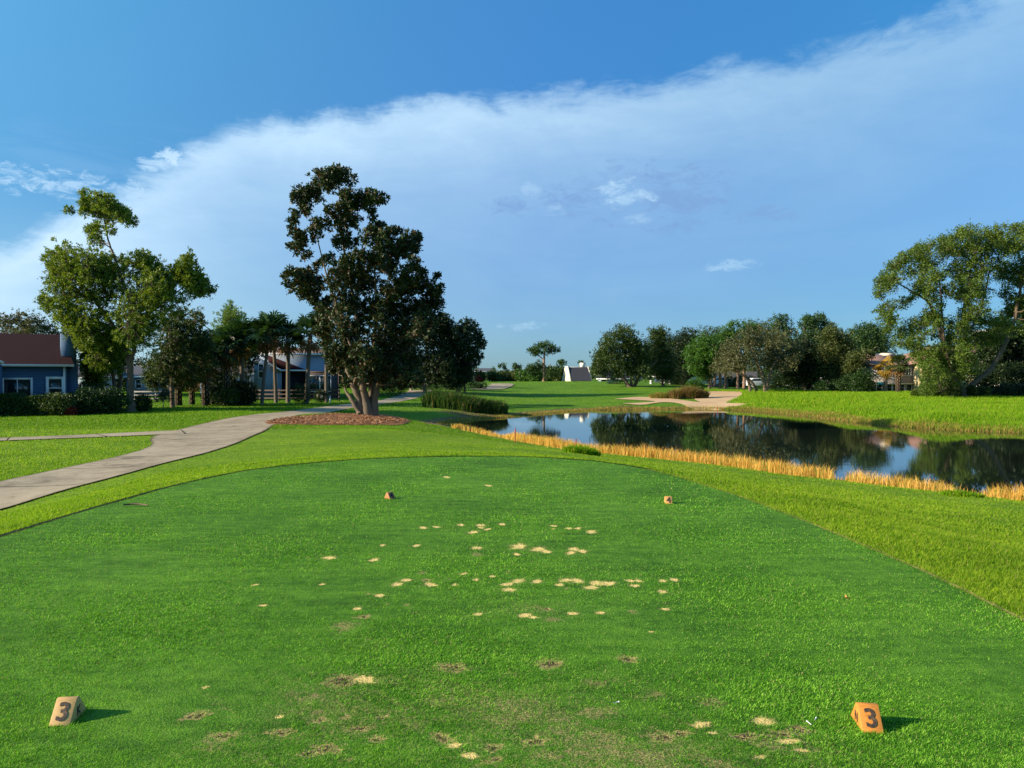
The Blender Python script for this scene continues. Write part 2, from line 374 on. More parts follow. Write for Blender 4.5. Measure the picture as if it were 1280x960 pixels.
co_.location = (0, 0, CAM); co_.rotation_euler = (math.radians(90) - math.atan(10/F), 0, 0)
cam.sensor_width = 36; cam.lens = 36*F/1280; cam.clip_end = 6000; cam.clip_start = 0.05
sc = bpy.context.scene; sc.camera = co_
sc.view_settings.view_transform = 'Standard'; sc.view_settings.look = 'None'; sc.view_settings.gamma = 1; sc.view_settings.exposure = 0.85
sc.cycles.max_bounces = 4; sc.cycles.diffuse_bounces = 2; sc.cycles.glossy_bounces = 2; sc.cycles.transmission_bounces = 2; sc.cycles.transparent_max_bounces = 4
bpy.context.scene.world.cycles.sampling_method = 'MANUAL'; bpy.context.scene.world.cycles.sample_map_resolution = 512

# ------------------------------------------------------------------ ground materials
def m_terrain():
    m, t = newmat('terrain_grass')
    co = t.n('ShaderNodeNewGeometry').outputs['Position']
    at_ = t.n('ShaderNodeAttribute', attribute_name='zone'); sp = t.n('ShaderNodeSeparateColor', i_0=at_.outputs['Color'])
    n1 = t.noise(co, 0.25, 4); n2 = t.noise(co, 3.0, 5, 0.7); n3 = t.noise(co, 30.0, 3, 0.7)
    mp = t.n('ShaderNodeMapping', i_Vector=co); mp.inputs['Scale'].default_value = (0.5, 2.2, 1); mp.inputs['Rotation'].default_value = (0, 0, 0.12)
    n4 = t.noise(mp.outputs[0], 1.0, 5, 0.65)
    f = t.math('ADD', t.math('MULTIPLY', n1, 0.35), t.math('ADD', t.math('MULTIPLY', n2, 0.3), t.math('ADD', t.math('MULTIPLY', n3, 0.2), t.math('MULTIPLY', n4, 0.25))))
    c = t.ramp(f, [(0.35, (0.05,0.12,0.006)), (0.52, (0.125,0.24,0.010)), (0.68, (0.23,0.34,0.018))])
    c = t.mix(sp.outputs[1], c, t.ramp(f, [(0.35, (0.07,0.16,0.008)), (0.55, (0.14,0.26,0.012)), (0.7, (0.24,0.32,0.02))]))   # lush unmown bank
    at2 = t.n('ShaderNodeAttribute', attribute_name='fair')
    c = t.mix(t.math('MULTIPLY', at2.outputs['Fac'], 0.9), c, t.ramp(f, [(0.35, (0.035,0.10,0.005)), (0.52, (0.085,0.20,0.008)), (0.68, (0.16,0.28,0.012))]))
    mud = t.ramp(f, [(0.35, (0.05,0.04,0.02)), (0.55, (0.16,0.11,0.05)), (0.7, (0.26,0.20,0.09))])
    c = t.mix(t.sstep(t.math('ADD', sp.outputs[0], t.math('MULTIPLY', t.math('SUBTRACT', n2, 0.5), 0.9)), 0.35, 0.65), c, mud)
    c = t.mix(t.math('MULTIPLY', t.sstep(sp.outputs[2], 0.1, 0.9), 0.8), c, (0.38, 0.30, 0.03))
    b = t.n('ShaderNodeBsdfPrincipled', i_Roughness=0.85, i_Base_Color=c); b.inputs['Specular IOR Level'].default_value = 0.15
    h = t.math('ADD', t.math('MULTIPLY', n3, 0.5), n2)
    bn = t.n('ShaderNodeBump', i_Strength=0.7, i_Distance=0.18, i_Height=h); t.t.links.new(bn.outputs[0], b.inputs['Normal'])
    t.out(b.outputs[0]); return m
def m_tee():
    m, t = newmat('tee_turf')
    co = t.n('ShaderNodeNewGeometry').outputs['Position']
    at_ = t.n('ShaderNodeAttribute', attribute_name='patch'); sp = t.n('ShaderNodeSeparateColor', i_0=at_.outputs['Color'])
    n1 = t.noise(co, 0.6, 4); n2 = t.noise(co, 8.0, 5, 0.7); n3 = t.noise(co, 90.0, 3, 0.7)
    mp = t.n('ShaderNodeMapping', i_Vector=co); mp.inputs['Scale'].default_value = (1.2, 5.0, 1); mp.inputs['Rotation'].default_value = (0, 0, 0.15)
    n4 = t.noise(mp.outputs[0], 1.5, 5, 0.7)
    f = t.math('ADD', t.math('MULTIPLY', n1, 0.25), t.math('ADD', t.math('MULTIPLY', n2, 0.25), t.math('ADD', t.math('MULTIPLY', n3, 0.3), t.math('MULTIPLY', n4, 0.3))))
    c = t.ramp(f, [(0.40, (0.014,0.050,0.005)), (0.52, (0.058,0.175,0.010)), (0.66, (0.15,0.33,0.025))])
    n5 = t.noise(co, 38.0, 6, 0.85)
    nz = t.math('SUBTRACT', n5, 0.5)
    thin = t.sstep(t.math('ADD', sp.outputs[2], t.math('MULTIPLY', nz, 1.3)), 0.34, 0.66)
    c = t.mix(thin, c, t.ramp(n3, [(0.35, (0.12,0.10,0.035)), (0.55, (0.38,0.31,0.12)), (0.68, (0.60,0.48,0.20))]))
    straw = t.sstep(t.math('ADD', sp.outputs[1], t.math('MULTIPLY', nz, 1.8)), 0.22, 0.5)
    c = t.mix(straw, c, (0.58, 0.43, 0.17))
    bare = t.sstep(t.math('ADD', sp.outputs[1], t.math('MULTIPLY', nz, 2.2)), 0.44, 0.62)
    c = t.mix(bare, c, t.ramp(n5, [(0.45, (0.025,0.018,0.010)), (0.58, (0.09,0.065,0.035)), (0.72, (0.40,0.30,0.15))]))
    sand = t.sstep(t.math('ADD', sp.outputs[0], t.math('MULTIPLY', nz, 1.5)), 0.38, 0.62)
    c = t.mix(sand, c, t.ramp(n3, [(0.35, (0.72,0.50,0.15)), (0.6, (0.95,0.74,0.28))]))
    b = t.n('ShaderNodeBsdfPrincipled', i_Roughness=0.85, i_Base_Color=c); b.inputs['Specular IOR Level'].default_value = 0.15
    bn = t.n('ShaderNodeBump', i_Strength=0.9, i_Distance=0.02, i_Height=t.math('ADD', n3, n2)); t.t.links.new(bn.outputs[0], b.inputs['Normal'])
    t.out(b.outputs[0]); return m
def m_path():
    m, t = newmat('path_concrete')
    co = t.n('ShaderNodeNewGeometry').outputs['Position']
    uv = t.n('ShaderNodeAttribute', attribute_name='along'); sp = t.n('ShaderNodeSeparateColor', i_0=uv.outputs['Color'])
    n1 = t.noise(co, 0.35, 5, 0.65); n2 = t.noise(co, 2.5, 5, 0.7); n3 = t.noise(co, 60, 3)
    f = t.math('ADD', t.math('MULTIPLY', n1, 0.5), t.math('ADD', t.math('MULTIPLY', n2, 0.35), t.math('MULTIPLY', n3, 0.2)))
    c = t.ramp(f, [(0.38, (0.17,0.135,0.09)), (0.50, (0.34,0.28,0.19)), (0.68, (0.47,0.39,0.27))])
    fr = t.math('FRACT', t.math('DIVIDE', sp.outputs[0], 0.03))
    c = t.mix(t.math('LESS_THAN', fr, 0.024), c, (0.07, 0.055, 0.04))
    cr = t.math('ABSOLUTE', t.math('SUBTRACT', t.noise(co, 0.9, 6, 0.6), 0.5)); c = t.mix(t.math('MULTIPLY', t.math('LESS_THAN', cr, 0.0022), 0.75), c, (0.08, 0.06, 0.045))
    st = t.sstep(t.noise(co, 0.8, 5, 0.75), 0.54, 0.72); c = t.mix(t.math('MULTIPLY', st, 0.7), c, (0.12, 0.085, 0.055))
    edge = t.sstep(t.math('ADD', t.math('ABSOLUTE', t.math('SUBTRACT', sp.outputs[1], 0.5)), t.math('MULTIPLY', t.math('SUBTRACT', n2, 0.5), 0.12)), 0.46, 0.50)
    c = t.mix(edge, c, (0.13, 0.10, 0.055))
    b = t.n('ShaderNodeBsdfPrincipled', i_Roughness=0.9, i_Base_Color=c); b.inputs['Specular IOR Level'].default_value = 0.2
    bn = t.n('ShaderNodeBump', i_Strength=0.3, i_Distance=0.01, i_Height=n3); t.t.links.new(bn.outputs[0], b.inputs['Normal'])
    t.out(b.outputs[0]); return m
def m_speckle(name, stops, s1, s2, bump=0.5, dist=0.03):
    m, t = newmat(name)
    co = t.n('ShaderNodeNewGeometry').outputs['Position']
    f = t.math('ADD', t.math('MULTIPLY', t.noise(co, s1, 5, 0.7), 0.55), t.math('MULTIPLY', t.noise(co, s2, 4, 0.7), 0.45))
    b = t.n('ShaderNodeBsdfPrincipled', i_Roughness=0.9, i_Base_Color=t.ramp(f, stops)); b.inputs['Specular IOR Level'].default_value = 0.15
    bn = t.n('ShaderNodeBump', i_Strength=bump, i_Distance=dist, i_Height=f); t.t.links.new(bn.outputs[0], b.inputs['Normal'])
    t.out(b.outputs[0]); return m
def m_water():
    m, t = newmat('pond_water')
    co = t.n('ShaderNodeNewGeometry').outputs['Position']
    mp = t.n('ShaderNodeMapping', i_Vector=co); mp.inputs['Scale'].default_value = (0.8, 2.5, 1)
    n1 = t.noise(mp.outputs[0], 1.6, 3); n2 = t.noise(co, 0.08, 3)
    bn = t.n('ShaderNodeBump', i_Strength=0.04, i_Distance=0.05, i_Height=n1)
    t.t.links.new(t.math('MULTIPLY', t.sstep(n2, 0.35, 0.7), 0.035), bn.inputs['Strength'])
    b = t.n('ShaderNodeBsdfPrincipled', i_Roughness=0.02, i_Base_Color=(0.012, 0.018, 0.012, 1), i_IOR=1.4)
    b.inputs['Specular IOR Level'].default_value = 0.8
    t.t.links.new(bn.outputs[0], b.inputs['Normal'])
    t.out(b.outputs[0]); return m

# ------------------------------------------------------------------ terrain mesh
def axis_pts(segs):
    out = []
    for a, b, st in segs:
        n = max(1, int(round((b-a)/st))); out += list(np.linspace(a, b, n, endpoint=False))
    out.append(segs[-1][1]); return np.array(out)
def build_ground():
    xs = axis_pts([(-2500,-400,300),(-400,-100,25),(-100,-40,4),(-40,-14,0.8),(-14,30,0.3),(30,60,0.8),(60,120,4),(120,400,25),(400,2500,300)])
    ys = axis_pts([(-400,-20,40),(-20,0,2),(0,50,0.33),(50,130,0.5),(130,160,1.5),(160,400,20),(400,3000,300)])
    X, Y = np.meshgrid(xs, ys); Z = height(X, Y)
    ins = inside(TEE, X.ravel(), Y.ravel()).reshape(X.shape)
    nr = (np.abs(X) < 8) & (Y < 18) & (Y > -7)
    Z = np.where(nr, Z - np.where(ins, 0.05, 0.012), Z)
    nx, ny = len(xs), len(ys)
    i = np.arange(nx*ny).reshape(ny, nx)
    Fq = np.stack([i[:-1, :-1], i[:-1, 1:], i[1:, 1:], i[1:, :-1]], -1).reshape(-1, 4)
    mb = MB(); mb.quads(np.stack([X, Y, Z], -1).reshape(-1, 3), Fq)
    o = mb.build('ground', m_terrain(), smooth=True); tag(o, kind='structure')
    xf, yf = X.ravel(), Y.ravel()
    d = pdist(SH, xf, yf); insw = inside(SH, xf, yf)
    wd = np.where((yf > 48) & (xf < 20), 2.6, np.where(xf > 18, 1.6, 1.0))
    mud = np.where(insw, 1.0, np.clip(1 - d/wd, 0, 1))
    # brown bank under the cordgrass
    mud = np.maximum(mud, np.clip(1.1 - np.hypot((xf+2.0)/6.0, (yf-57)/3.6), 0, 1))
    mud = np.maximum(mud, np.clip(1.0 - np.hypot((xf+6.5)/2.5, (yf-48)/1.6), 0, 1))
    lush = np.clip((xf - 19 - (yf-70)*0.05)/3, 0, 1)*np.clip((yf-35)/5, 0, 1)*np.clip((115-yf)/8, 0, 1)
    gx, gy = ground(1012, 506)
    yel = np.clip(1 - np.hypot((xf-gx)/3.2, (yf-gy)/3.0), 0, 1)
    set_attr(o, 'zone', np.stack([mud, lush, yel], 1))
    fw = np.clip((yf-50)/20, 0, 1)*(1-lush)
    set_attr(o, 'fair', np.stack([fw, fw, fw], 1))
build_ground()

def sheet_rows(name, L, R, m, ny, nx, dz, ys=None):
    """a sheet between a left and a right border given as (y, x) lists"""
    if ys is None: ys = np.linspace(L[0][0], L[-1][0], ny)
    xl = np.interp(ys, L[:, 0], L[:, 1]); xr = np.interp(ys, R[:, 0], R[:, 1])
    t = np.linspace(0, 1, nx); X = xl[:, None]*(1-t) + xr[:, None]*t; Y = np.repeat(ys[:, None], nx, 1)
    return X, Y
def vn(x, y, s):   # cheap smooth noise
    return (np.sin(x*s*1.3+1.7*np.sin(y*s*0.9))+np.sin(y*s*1.7+1.3*np.sin(x*s*1.1+2))+np.sin((x+y)*s*2.3+1))/3
def build_tee():
    ys = np.concatenate([np.linspace(-4, 2.2, 12), np.linspace(2.25, 9.5, 330), np.linspace(9.53, 15.0, 150), np.linspace(15.02, 15.3, 12)])
    X, Y = sheet_rows('tee', TL, TR, None, 0, 640, 0, ys)
    # gentle surface unevenness
    Z = 0.004*np.sin(X*2.1+Y*1.3)*np.sin(Y*1.7-X) + 0.006
    divots = []  # (u, v, half width px, kind)
    for X0, Y0, h, k in [(358,58,10,0),(405,55,9,0),(488,47,10,0),(533,73,13,0),(558,48,12,0),(560,57,8,0),(583,62,9,0),(633,44,10,0),(812,50,9,0),(812,60,5,0),(866,59,9,0),(898,59,9,0),(944,72,14,0),(544,128,14,0),(545,150,24,2),(690,123,22,0),(684,150,10,0),(760,133,20,0),(785,141,14,0),(882,133,14,0),(873,146,13,0),(914,141,13,0),(217,119,8,0),(334,121,10,0),(28,162,17,0),(186,170,13,0),(267,256,16,0),(298,241,14,0),(384,256,17,0),(370,240,12,1),(355,216,17,2),(445,237,10,2),(498,217,10,0),(470,256,9,0),(542,238,11,0),(598,226,9,0),(655,211,13,2),(690,242,18,0),(652,255,16,0),(656,274,18,0),(755,245,15,0),(834,257,13,0),(856,241,18,0),(895,243,18,0),(860,270,14,2),(942,267,18,0),(962,252,20,0),(1000,253,20,0),(1080,243,12,0),(1108,243,12,0),(1094,260,13,0),(1193,243,11,0),(1235,239,13,0),(1190,280,14,0),(1148,284,8,2),(205,296,14,0),(167,292,12,2),(128,342,12,0),(234,328,10,2),(300,329,17,2),(547,361,13,0),(712,366,18,0),(742,372,13,0),(880,360,14,0),(975,357,13,0),(1090,354,24,2),(1204,343,12,0),(810,381,34,2),(788,343,11,1),(1156,424,8,0),(85,403,56,2),(6,257,8,0),(150,370,16,1),(-200,330,10,0),(-230,258,9,0),(585,-90,8,0),(440,-120,8,0)]:
        divots.append((400+X0/2.783, 640+Y0/2.783, h/2.783, k))
    for X0, Y0, h, k in [(130,285,34,1),(225,360,34,1),(440,347,33,1),(570,275,32,2),(580,300,22,1),(675,290,18,1),(720,330,30,1),(795,290,20,1),(785,370,26,1),(535,425,30,1),(605,405,40,1),(660,155,50,1),(745,150,34,0),(1025,365,36,1),(1200,400,28,1),(1130,435,24,0),(1060,105,40,1),(1240,240,60,2),(680,445,40,2),(430,290,14,0),(160,182,8,0),(560,215,50,2)]:
        divots.append((200+X0/2.909, 800+Y0/2.909, h/2.909, k))
    for X0, Y0, h, k in [(720,335,36,1),(775,322,28,1),(845,290,28,0),(885,320,16,0),(1000,330,36,1),(1055,278,34,0),(1110,320,34,1),(1140,345,30,0),(1170,305,32,1),(1175,375,22,0),(1047,398,20,0),(290,350,34,1),(150,370,26,1),(190,225,60,2),(285,210,30,2),(20,360,24,0),(70,395,24,0),(150,410,26,1),(340,85,34,1),(600,70,24,1),(690,190,40,2),(880,215,60,2),(1080,360,70,2),(430,380,60,2),(500,250,80,2)]:
        divots.append((560+X0/2.667, 800+Y0/2.667, h/2.667, k))
    P = np.zeros((X.size, 3)); xf, yf = X.ravel(), Y.ravel()
    lst = []
    for u, v, hw, k in divots:
        x, y, _ = W(u, v, 0)
        rx = hw/F*y*1.15; ry = (y*y/(CAM*F))*hw*0.40*1.15
        a = rng.uniform(-0.35, 0.35)
        q_ = 1.2; lst.append((x, y, max(rx, .012)*q_*1.08, max(ry, .02)*q_*.85, a, k))
    # long thin worn area in the foreground centre
    for (x, y, rx, ry, amt) in [(-0.3, 3.6, 2.0, 1.0, 0.60), (0.6, 3.25, 1.5, 0.55, 0.64), (-0.6, 4.6, 1.0, 0.45, 0.46), (0.1, 5.3, 1.1, 0.5, 0.44), (-0.8, 3.4, .9, .4, .58), (1.3, 3.3, .7, .4, .55), (0.1,4.1,.5,.3,.5)]:
        g = np.clip(1 - np.hypot((xf-x)/rx, (yf-y)/ry), 0, 1); P[:, 2] = np.maximum(P[:, 2], amt*1.15*g**0.5*(0.72+0.42*vn(xf, yf, 5.0)*vn(xf, yf, 13.0)+.2*vn(xf, yf, 3.0)))
    def fld(xq, yq):
        Q = np.zeros((len(xq), 3))
        for x, y, rx, ry, a, k in lst:
            s_ = (np.abs(xq-x) < 2.2*rx+.05) & (np.abs(yq-y) < 2.2*ry+.05)
            if not s_.any(): continue
            dx = xq[s_]-x; dy = yq[s_]-y
            ca, sa = math.cos(a), math.sin(a); p = (dx*ca+dy*sa)/rx; q = (-dx*sa+dy*ca)/ry
            r = np.sqrt(p*p+q*q)
            th = np.arctan2(q, p); r = r*(1+0.12*np.sin(2*th+x*40)+0.10*np.sin(5*th+y*31)) + 0.16*vn(xq[s_], yq[s_], 37) + 0.10*vn(xq[s_]*1.3, yq[s_]*.8, 95)
            g = np.clip(1.25-r*0.85, 0, 1)
            ch = (0, 1, 2)[k]
            Q[s_, ch] = np.maximum(Q[s_, ch], g*(0.85, 0.66, 0.55)[k])
            if k < 2: Q[s_, 2] = np.maximum(Q[s_, 2], np.clip(1.5-r*0.6, 0, 1)*0.5)
        return Q
    P = np.maximum(P, fld(xf, yf))
    dip = 0.008*np.maximum(P[:, 1], P[:, 0]*0.4)
    nx = X.shape[1]; ny = X.shape[0]; i = np.arange(nx*ny).reshape(ny, nx)
    Fq = np.stack([i[:-1, :-1], i[:-1, 1:], i[1:, 1:], i[1:, :-1]], -1).reshape(-1, 4)
    mb = MB(); mb.quads(np.stack([xf, yf, Z.ravel()-dip], -1), Fq)
    o = mb.build('tee_box', m_tee(), smooth=True); tag(o, kind='structure')
    set_attr(o, 'patch', P)
    return fld
tee_field = build_tee()

def catmull(P, n=8):
    P = [np.array(p, float) for p in P]; P = [2*P[0]-P[1]] + P + [2*P[-1]-P[-2]]; out = []
    for i in range(1, len(P)-2):
        for t in np.linspace(0, 1, n, endpoint=False):
            a, b, c, d = P[i-1], P[i], P[i+1], P[i+2]
            out.append(0.5*((2*b)+(c-a)*t+(2*a-5*b+4*c-d)*t*t+(3*b-a-3*c+d)*t**3))
    out.append(P[-2]); return np.array(out)
M['path'] = m_path()
PATHS = []
def path_strip(name, pts, dz=0.025, nx=7, n=14):
    P = catmull(pts, n)                                   # x, y, half width
    T = np.gradient(P[:, :2], axis=0); T /= np.linalg.norm(T, axis=1)[:, None]; N = np.stack([-T[:, 1], T[:, 0]], 1)
    dist = np.concatenate([[0], np.cumsum(np.linalg.norm(np.diff(P[:, :2], axis=0), axis=1))])
    t = np.linspace(-1, 1, nx)
    XY = P[:, None, :2] + N[:, None, :]*P[:, None, 2:3]*t[None, :, None]
    Z = height(XY[..., 0], XY[..., 1]) + dz
    V = np.concatenate([XY, Z[..., None]], -1).reshape(-1, 3)
    i = np.arange(len(P)*nx).reshape(len(P), nx); Fq = np.stack([i[:-1, :-1], i[1:, :-1], i[1:, 1:], i[:-1, 1:]], -1).reshape(-1, 4)[:, ::-1]
    mb = MB(); mb.quads(V, Fq); o = mb.build(name, M['path'], smooth=True); tag(o, kind='structure')
    set_attr(o, 'along', np.stack([np.repeat(dist, nx)*0.01, np.tile((t+1)/2, len(P)), np.zeros(len(V))], 1))
    PATHS.append(np.concatenate([XY[:, 0], XY[::-1, -1]]))
    return o
path_strip('cart_path', [(-10.2,-2,1.15),(-9.9,6,1.15),(-9.95,14,1.15),(-10.0,19,1.15),(-10.4,25,1.3),(-11.8,30,1.9),(-12.6,36,1.7),(-13.0,44,1.35),(-12.8,55,1.2),(-12.2,64,1.2),(-11.6,74,1.25),(-11.3,84,1.4),(-11.0,92,1.5),(-12.0,100,1.5)])
path_strip('side_path', [(-13.3,31.4,1.1),(-14.4,30.8,0.95),(-16.5,29.0,0.75),(-20,27.0,.68),(-27,24,.68),(-40,19,.68)], dz=0.032)
path_strip('far_path', [(-4.8,103.5,1.2),(-3.2,106,1.6),(-2.2,110,1.8),(-1.4,115,1.7),(-2,121,1.5)], dz=0.06)

def star_sheet(name, poly, m, dz=0.04, rings=14, n=5, lift=None):
    P = catmull(list(poly)+[poly[0]], n)[:-1][:, :2]; c = P.mean(0); t = np.linspace(0.02, 1, rings)
    XY = c + (P[None]-c)*t[:, None, None]
    Z = height(XY[..., 0], XY[..., 1]) + dz
    if lift: Z = Z + lift*(1-t[:, None]**2)
    k = len(P); V = np.concatenate([XY, Z[..., None]], -1).reshape(-1, 3); i = np.arange(rings*k).reshape(rings, k); j = np.roll(i, -1, 1)
    Fq = np.stack([i[:-1], i[1:], j[1:], j[:-1]], -1).reshape(-1, 4)
    mb = MB(); mb.quads(V, Fq); mb.poly.append(list(i[0]))
    return mb.build(name, m, smooth=True)
sand_m = m_speckle('bunker_sand', [(0.3,(0.44,0.28,0.14)),(0.55,(0.62,0.42,0.23)),(0.75,(0.76,0.54,0.32))], 0.6, 14, 0.3)
mulch_m = m_speckle('pine_mulch', [(0.38,(0.05,0.025,0.012)),(0.47,(0.22,0.10,0.045)),(0.57,(0.42,0.21,0.10)),(0.68,(0.62,0.38,0.20))], 3.0, 22, 1.0, 0.06)
mulch_poly = [ground(u, v) for u, v in [(330,528),(350,523.5),(400,519.5),(440,517.5),(480,519),(512,525),(508,529.5),(470,531.5),(420,531.5),(370,531.5),(338,531)]]
tag(star_sheet('mulch_bed', mulch_poly, mulch_m, 0.03, lift=0.06), kind='structure')
def mulch_chips():
    mp_ = np.array(mulch_poly); n = 16000; x = rng.uniform(mp_[:,0].min(), mp_[:,0].max(), n); y = rng.uniform(mp_[:,1].min(), mp_[:,1].max(), n); k = inside(mp_, x, y) & (pdist(mp_, x, y) > .12); x, y = x[k], y[k]; n = len(x)
    z = height(x, y)+0.06; a = rng.uniform(0, 2*PI, n); tl_ = rng.uniform(-.5, .7, n); L = rng.uniform(.05, .14, n); w = rng.uniform(.02, .045, n)
    d = np.stack([np.cos(a)*np.cos(tl_), np.sin(a)*np.cos(tl_), np.sin(tl_)], 1); q = np.stack([-np.sin(a), np.cos(a), rng.uniform(-.5, .5, n)], 1); c = np.stack([x, y, z+.02], 1)
    V = np.stack([c-d*L[:,None]/2-q*w[:,None]/2, c+d*L[:,None]/2-q*w[:,None]/2, c+d*L[:,None]/2+q*w[:,None]/2, c-d*L[:,None]/2+q*w[:,None]/2], 1).reshape(-1, 3)
    mb = MB(); mb.quads(V, np.arange(4*n).reshape(n, 4))
    tag(mb.build('bark_mulch', bladegrass('bark_chips', [(0.10,0.045,0.02),(0.34,0.16,0.075),(0.62,0.36,0.19)], 0.0)), 'loose reddish brown bark chips around the magnolia trunk', 'mulch', kind='stuff')
def bunker(px_poly, z):
    pts = [ground(u, v, z) for u, v in px_poly]
    tag(star_sheet('sand_bunker', pts, sand_m, 0.05), kind='structure')
    return pts
BK = [bunker([(768,499),(800,496.5),(835,498.5),(868,502.5),(905,504),(935,505),(925,508),(880,509),(835,508),(800,506.5),(778,504.6),(800,503.8),(818,502)], -1.1),
      bunker([(868,500),(872,491),(890,489.6),(925,490),(928,494),(918,500),(905,504.5),(880,504.5)], -1.0)]
wt = MB(); wt.quads([(-9,3,ZW),(58,3,ZW),(58,78,ZW),(-9,78,ZW)], [(0,1,2,3)])
tag(wt.build('pond_water', m_water()), kind='structure')

# ------------------------------------------------------------------ grass blades
def blades(mb, x, y, z, h, w, lean=0.5, wind=(0.25, 0.0)):
    n = len(x); th = rng.uniform(0, 2*PI, n); ph = rng.uniform(0, 2*PI, n)
    ln = h*lean*rng.uniform(0.2, 1.0, n)
    b = np.stack([x, y, z], 1); s = np.stack([np.cos(th), np.sin(th), np.zeros(n)], 1)*(w/2)[:, None]
    tip = b + np.stack([np.cos(ph)*ln + wind[0]*h, np.sin(ph)*ln + wind[1]*h, h*rng.uniform(0.75, 1.05, n)], 1)
    V = np.stack([b-s, b+s, tip], 1).reshape(-1, 3)
    mb.tris(V, np.arange(3*n).reshape(n, 3))
def blades2(mb, x, y, z, h, w, lean=0.5, droop=0.3):
    """taller blades in two segments, bending over"""
    n = len(x); th = rng.uniform(0, 2*PI, n); ph = rng.uniform(0, 2*PI, n); ln = h*lean*rng.uniform(0.2, 1.0, n)
    s = np.stack([np.cos(th), np.sin(th), np.zeros(n)], 1)*(w/2)[:, None]; b = np.stack([x, y, z], 1)
    d = np.stack([np.cos(ph), np.sin(ph), np.zeros(n)], 1)
    mid = b + d*(ln*0.35)[:, None] + np.array([0, 0, 1.0])*(h*0.62)[:, None]
    tip = b + d*(ln)[:, None] + np.array([0, 0, 1.0])*(h*(1-droop*rng.uniform(0, 1, n)))[:, None]
    V = np.stack([b-s, b+s, mid+s*0.8, mid-s*0.8, tip], 1).reshape(-1, 3); i = np.arange(n)[:, None]*5
    mb.v.append(V); 
    mb.f4.append(np.concatenate([i, i+1, i+2, i+3], 1)+mb.n); mb.f3.append(np.concatenate([i+3, i+2, i+4], 1)+mb.n); mb.n += 5*n
def sample_view(n, d0, d1, u0=-60, u1=1340, p=1.0):
    """points spread over the ground between two distances, thinning out with distance like real level of detail"""
    t = rng.uniform(0, 1, n); d = (d0**(-p)*(1-t) + d1**(-p)*t)**(-1/p)
    u = rng.uniform(u0, u1, n); return (u-640)/F*d, d


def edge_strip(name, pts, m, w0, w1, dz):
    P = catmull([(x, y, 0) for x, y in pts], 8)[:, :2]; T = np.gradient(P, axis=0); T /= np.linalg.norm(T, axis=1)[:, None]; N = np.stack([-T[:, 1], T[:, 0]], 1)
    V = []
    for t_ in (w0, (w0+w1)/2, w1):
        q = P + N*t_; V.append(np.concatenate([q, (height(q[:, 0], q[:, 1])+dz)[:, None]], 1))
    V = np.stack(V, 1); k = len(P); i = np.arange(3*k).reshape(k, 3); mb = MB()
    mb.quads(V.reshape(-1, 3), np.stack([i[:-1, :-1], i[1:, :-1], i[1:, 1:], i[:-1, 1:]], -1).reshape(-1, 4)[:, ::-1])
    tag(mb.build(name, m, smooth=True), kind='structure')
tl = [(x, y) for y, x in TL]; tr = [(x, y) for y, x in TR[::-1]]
edge_strip('tee_edge', [(-5.08,3)] + tl[1:] + tr[:5], m_speckle('edge_dark', [(0.35,(0.008,0.014,0.004)),(0.55,(0.02,0.035,0.008)),(0.72,(0.05,0.07,0.015))], 12, 60, 0.6), -0.01, 0.06, 0.011)  # near-black green strip along the left and far tee edge
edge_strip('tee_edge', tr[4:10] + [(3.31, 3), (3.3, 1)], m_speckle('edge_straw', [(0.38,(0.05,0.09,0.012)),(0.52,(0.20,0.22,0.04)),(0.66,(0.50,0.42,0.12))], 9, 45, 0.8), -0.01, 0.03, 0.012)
mulch_chips()
m_short = bladegrass('tee_blades', [(0.014,0.062,0.004),(0.090,0.285,0.012),(0.33,0.60,0.07)], 0.35, 0.9, (0.035, (0.42,0.38,0.16)))
m_fair = bladegrass('fairway_blades', [(0.035,0.11,0.004),(0.10,0.225,0.007),(0.20,0.33,0.012)], 0.3, 0.08, (0.05, (0.30,0.28,0.08)))
m_rough = bladegrass('rough_blades', [(0.045,0.12,0.005),(0.15,0.28,0.010),(0.36,0.47,0.028)], 0.4, 0.5, (0.05, (0.36,0.33,0.10)))
def build_tee_grass():
    mb = MB()
    x, y = sample_view(520000, 2.6, 15.3, p=0.9)
    ok = inside(TEE, x, y); x, y = x[ok], y[ok]
    Q = np.zeros((len(x), 3))
    for i in range(0, len(x), 100000): Q[i:i+100000] = tee_field(x[i:i+100000], y[i:i+100000])
    rr = rng.uniform(0, 1, len(x)); k = (rr > np.maximum(Q[:, 0]*1.25-.1, Q[:, 1]*1.1)) & (rr > Q[:, 2]*0.9)
    pn = vn(x, y, 9.0)*vn(x, y, 3.1); k &= (rr > 0.25*np.clip(-pn, 0, 1)); x, y = x[k], y[k]
    px_ = y/ (F*0.8)
    h = (0.008 + 0.010*rng.uniform(0, 1, len(x))**2 + 0.003*vn(x, y, 14) + 0.003*vn(x, y, 33))*np.clip(0.8+y*0.05, 1, 1.3); w = np.maximum(0.0026, px_*0.75)
    blades(mb, x, y, np.full(len(x), 0.003), h, w, 0.9)
    tag(mb.build('tee_grass', m_short), 'short mown deep green grass covering the tee', 'grass', kind='stuff')
build_tee_grass()
def mask_paths(x, y, keep=0.0):
    ok = np.ones(len(x), bool)
    for P in PATHS: ok &= ~(inside(P, x, y) & (pdist(P, x, y) > keep))
    return ok
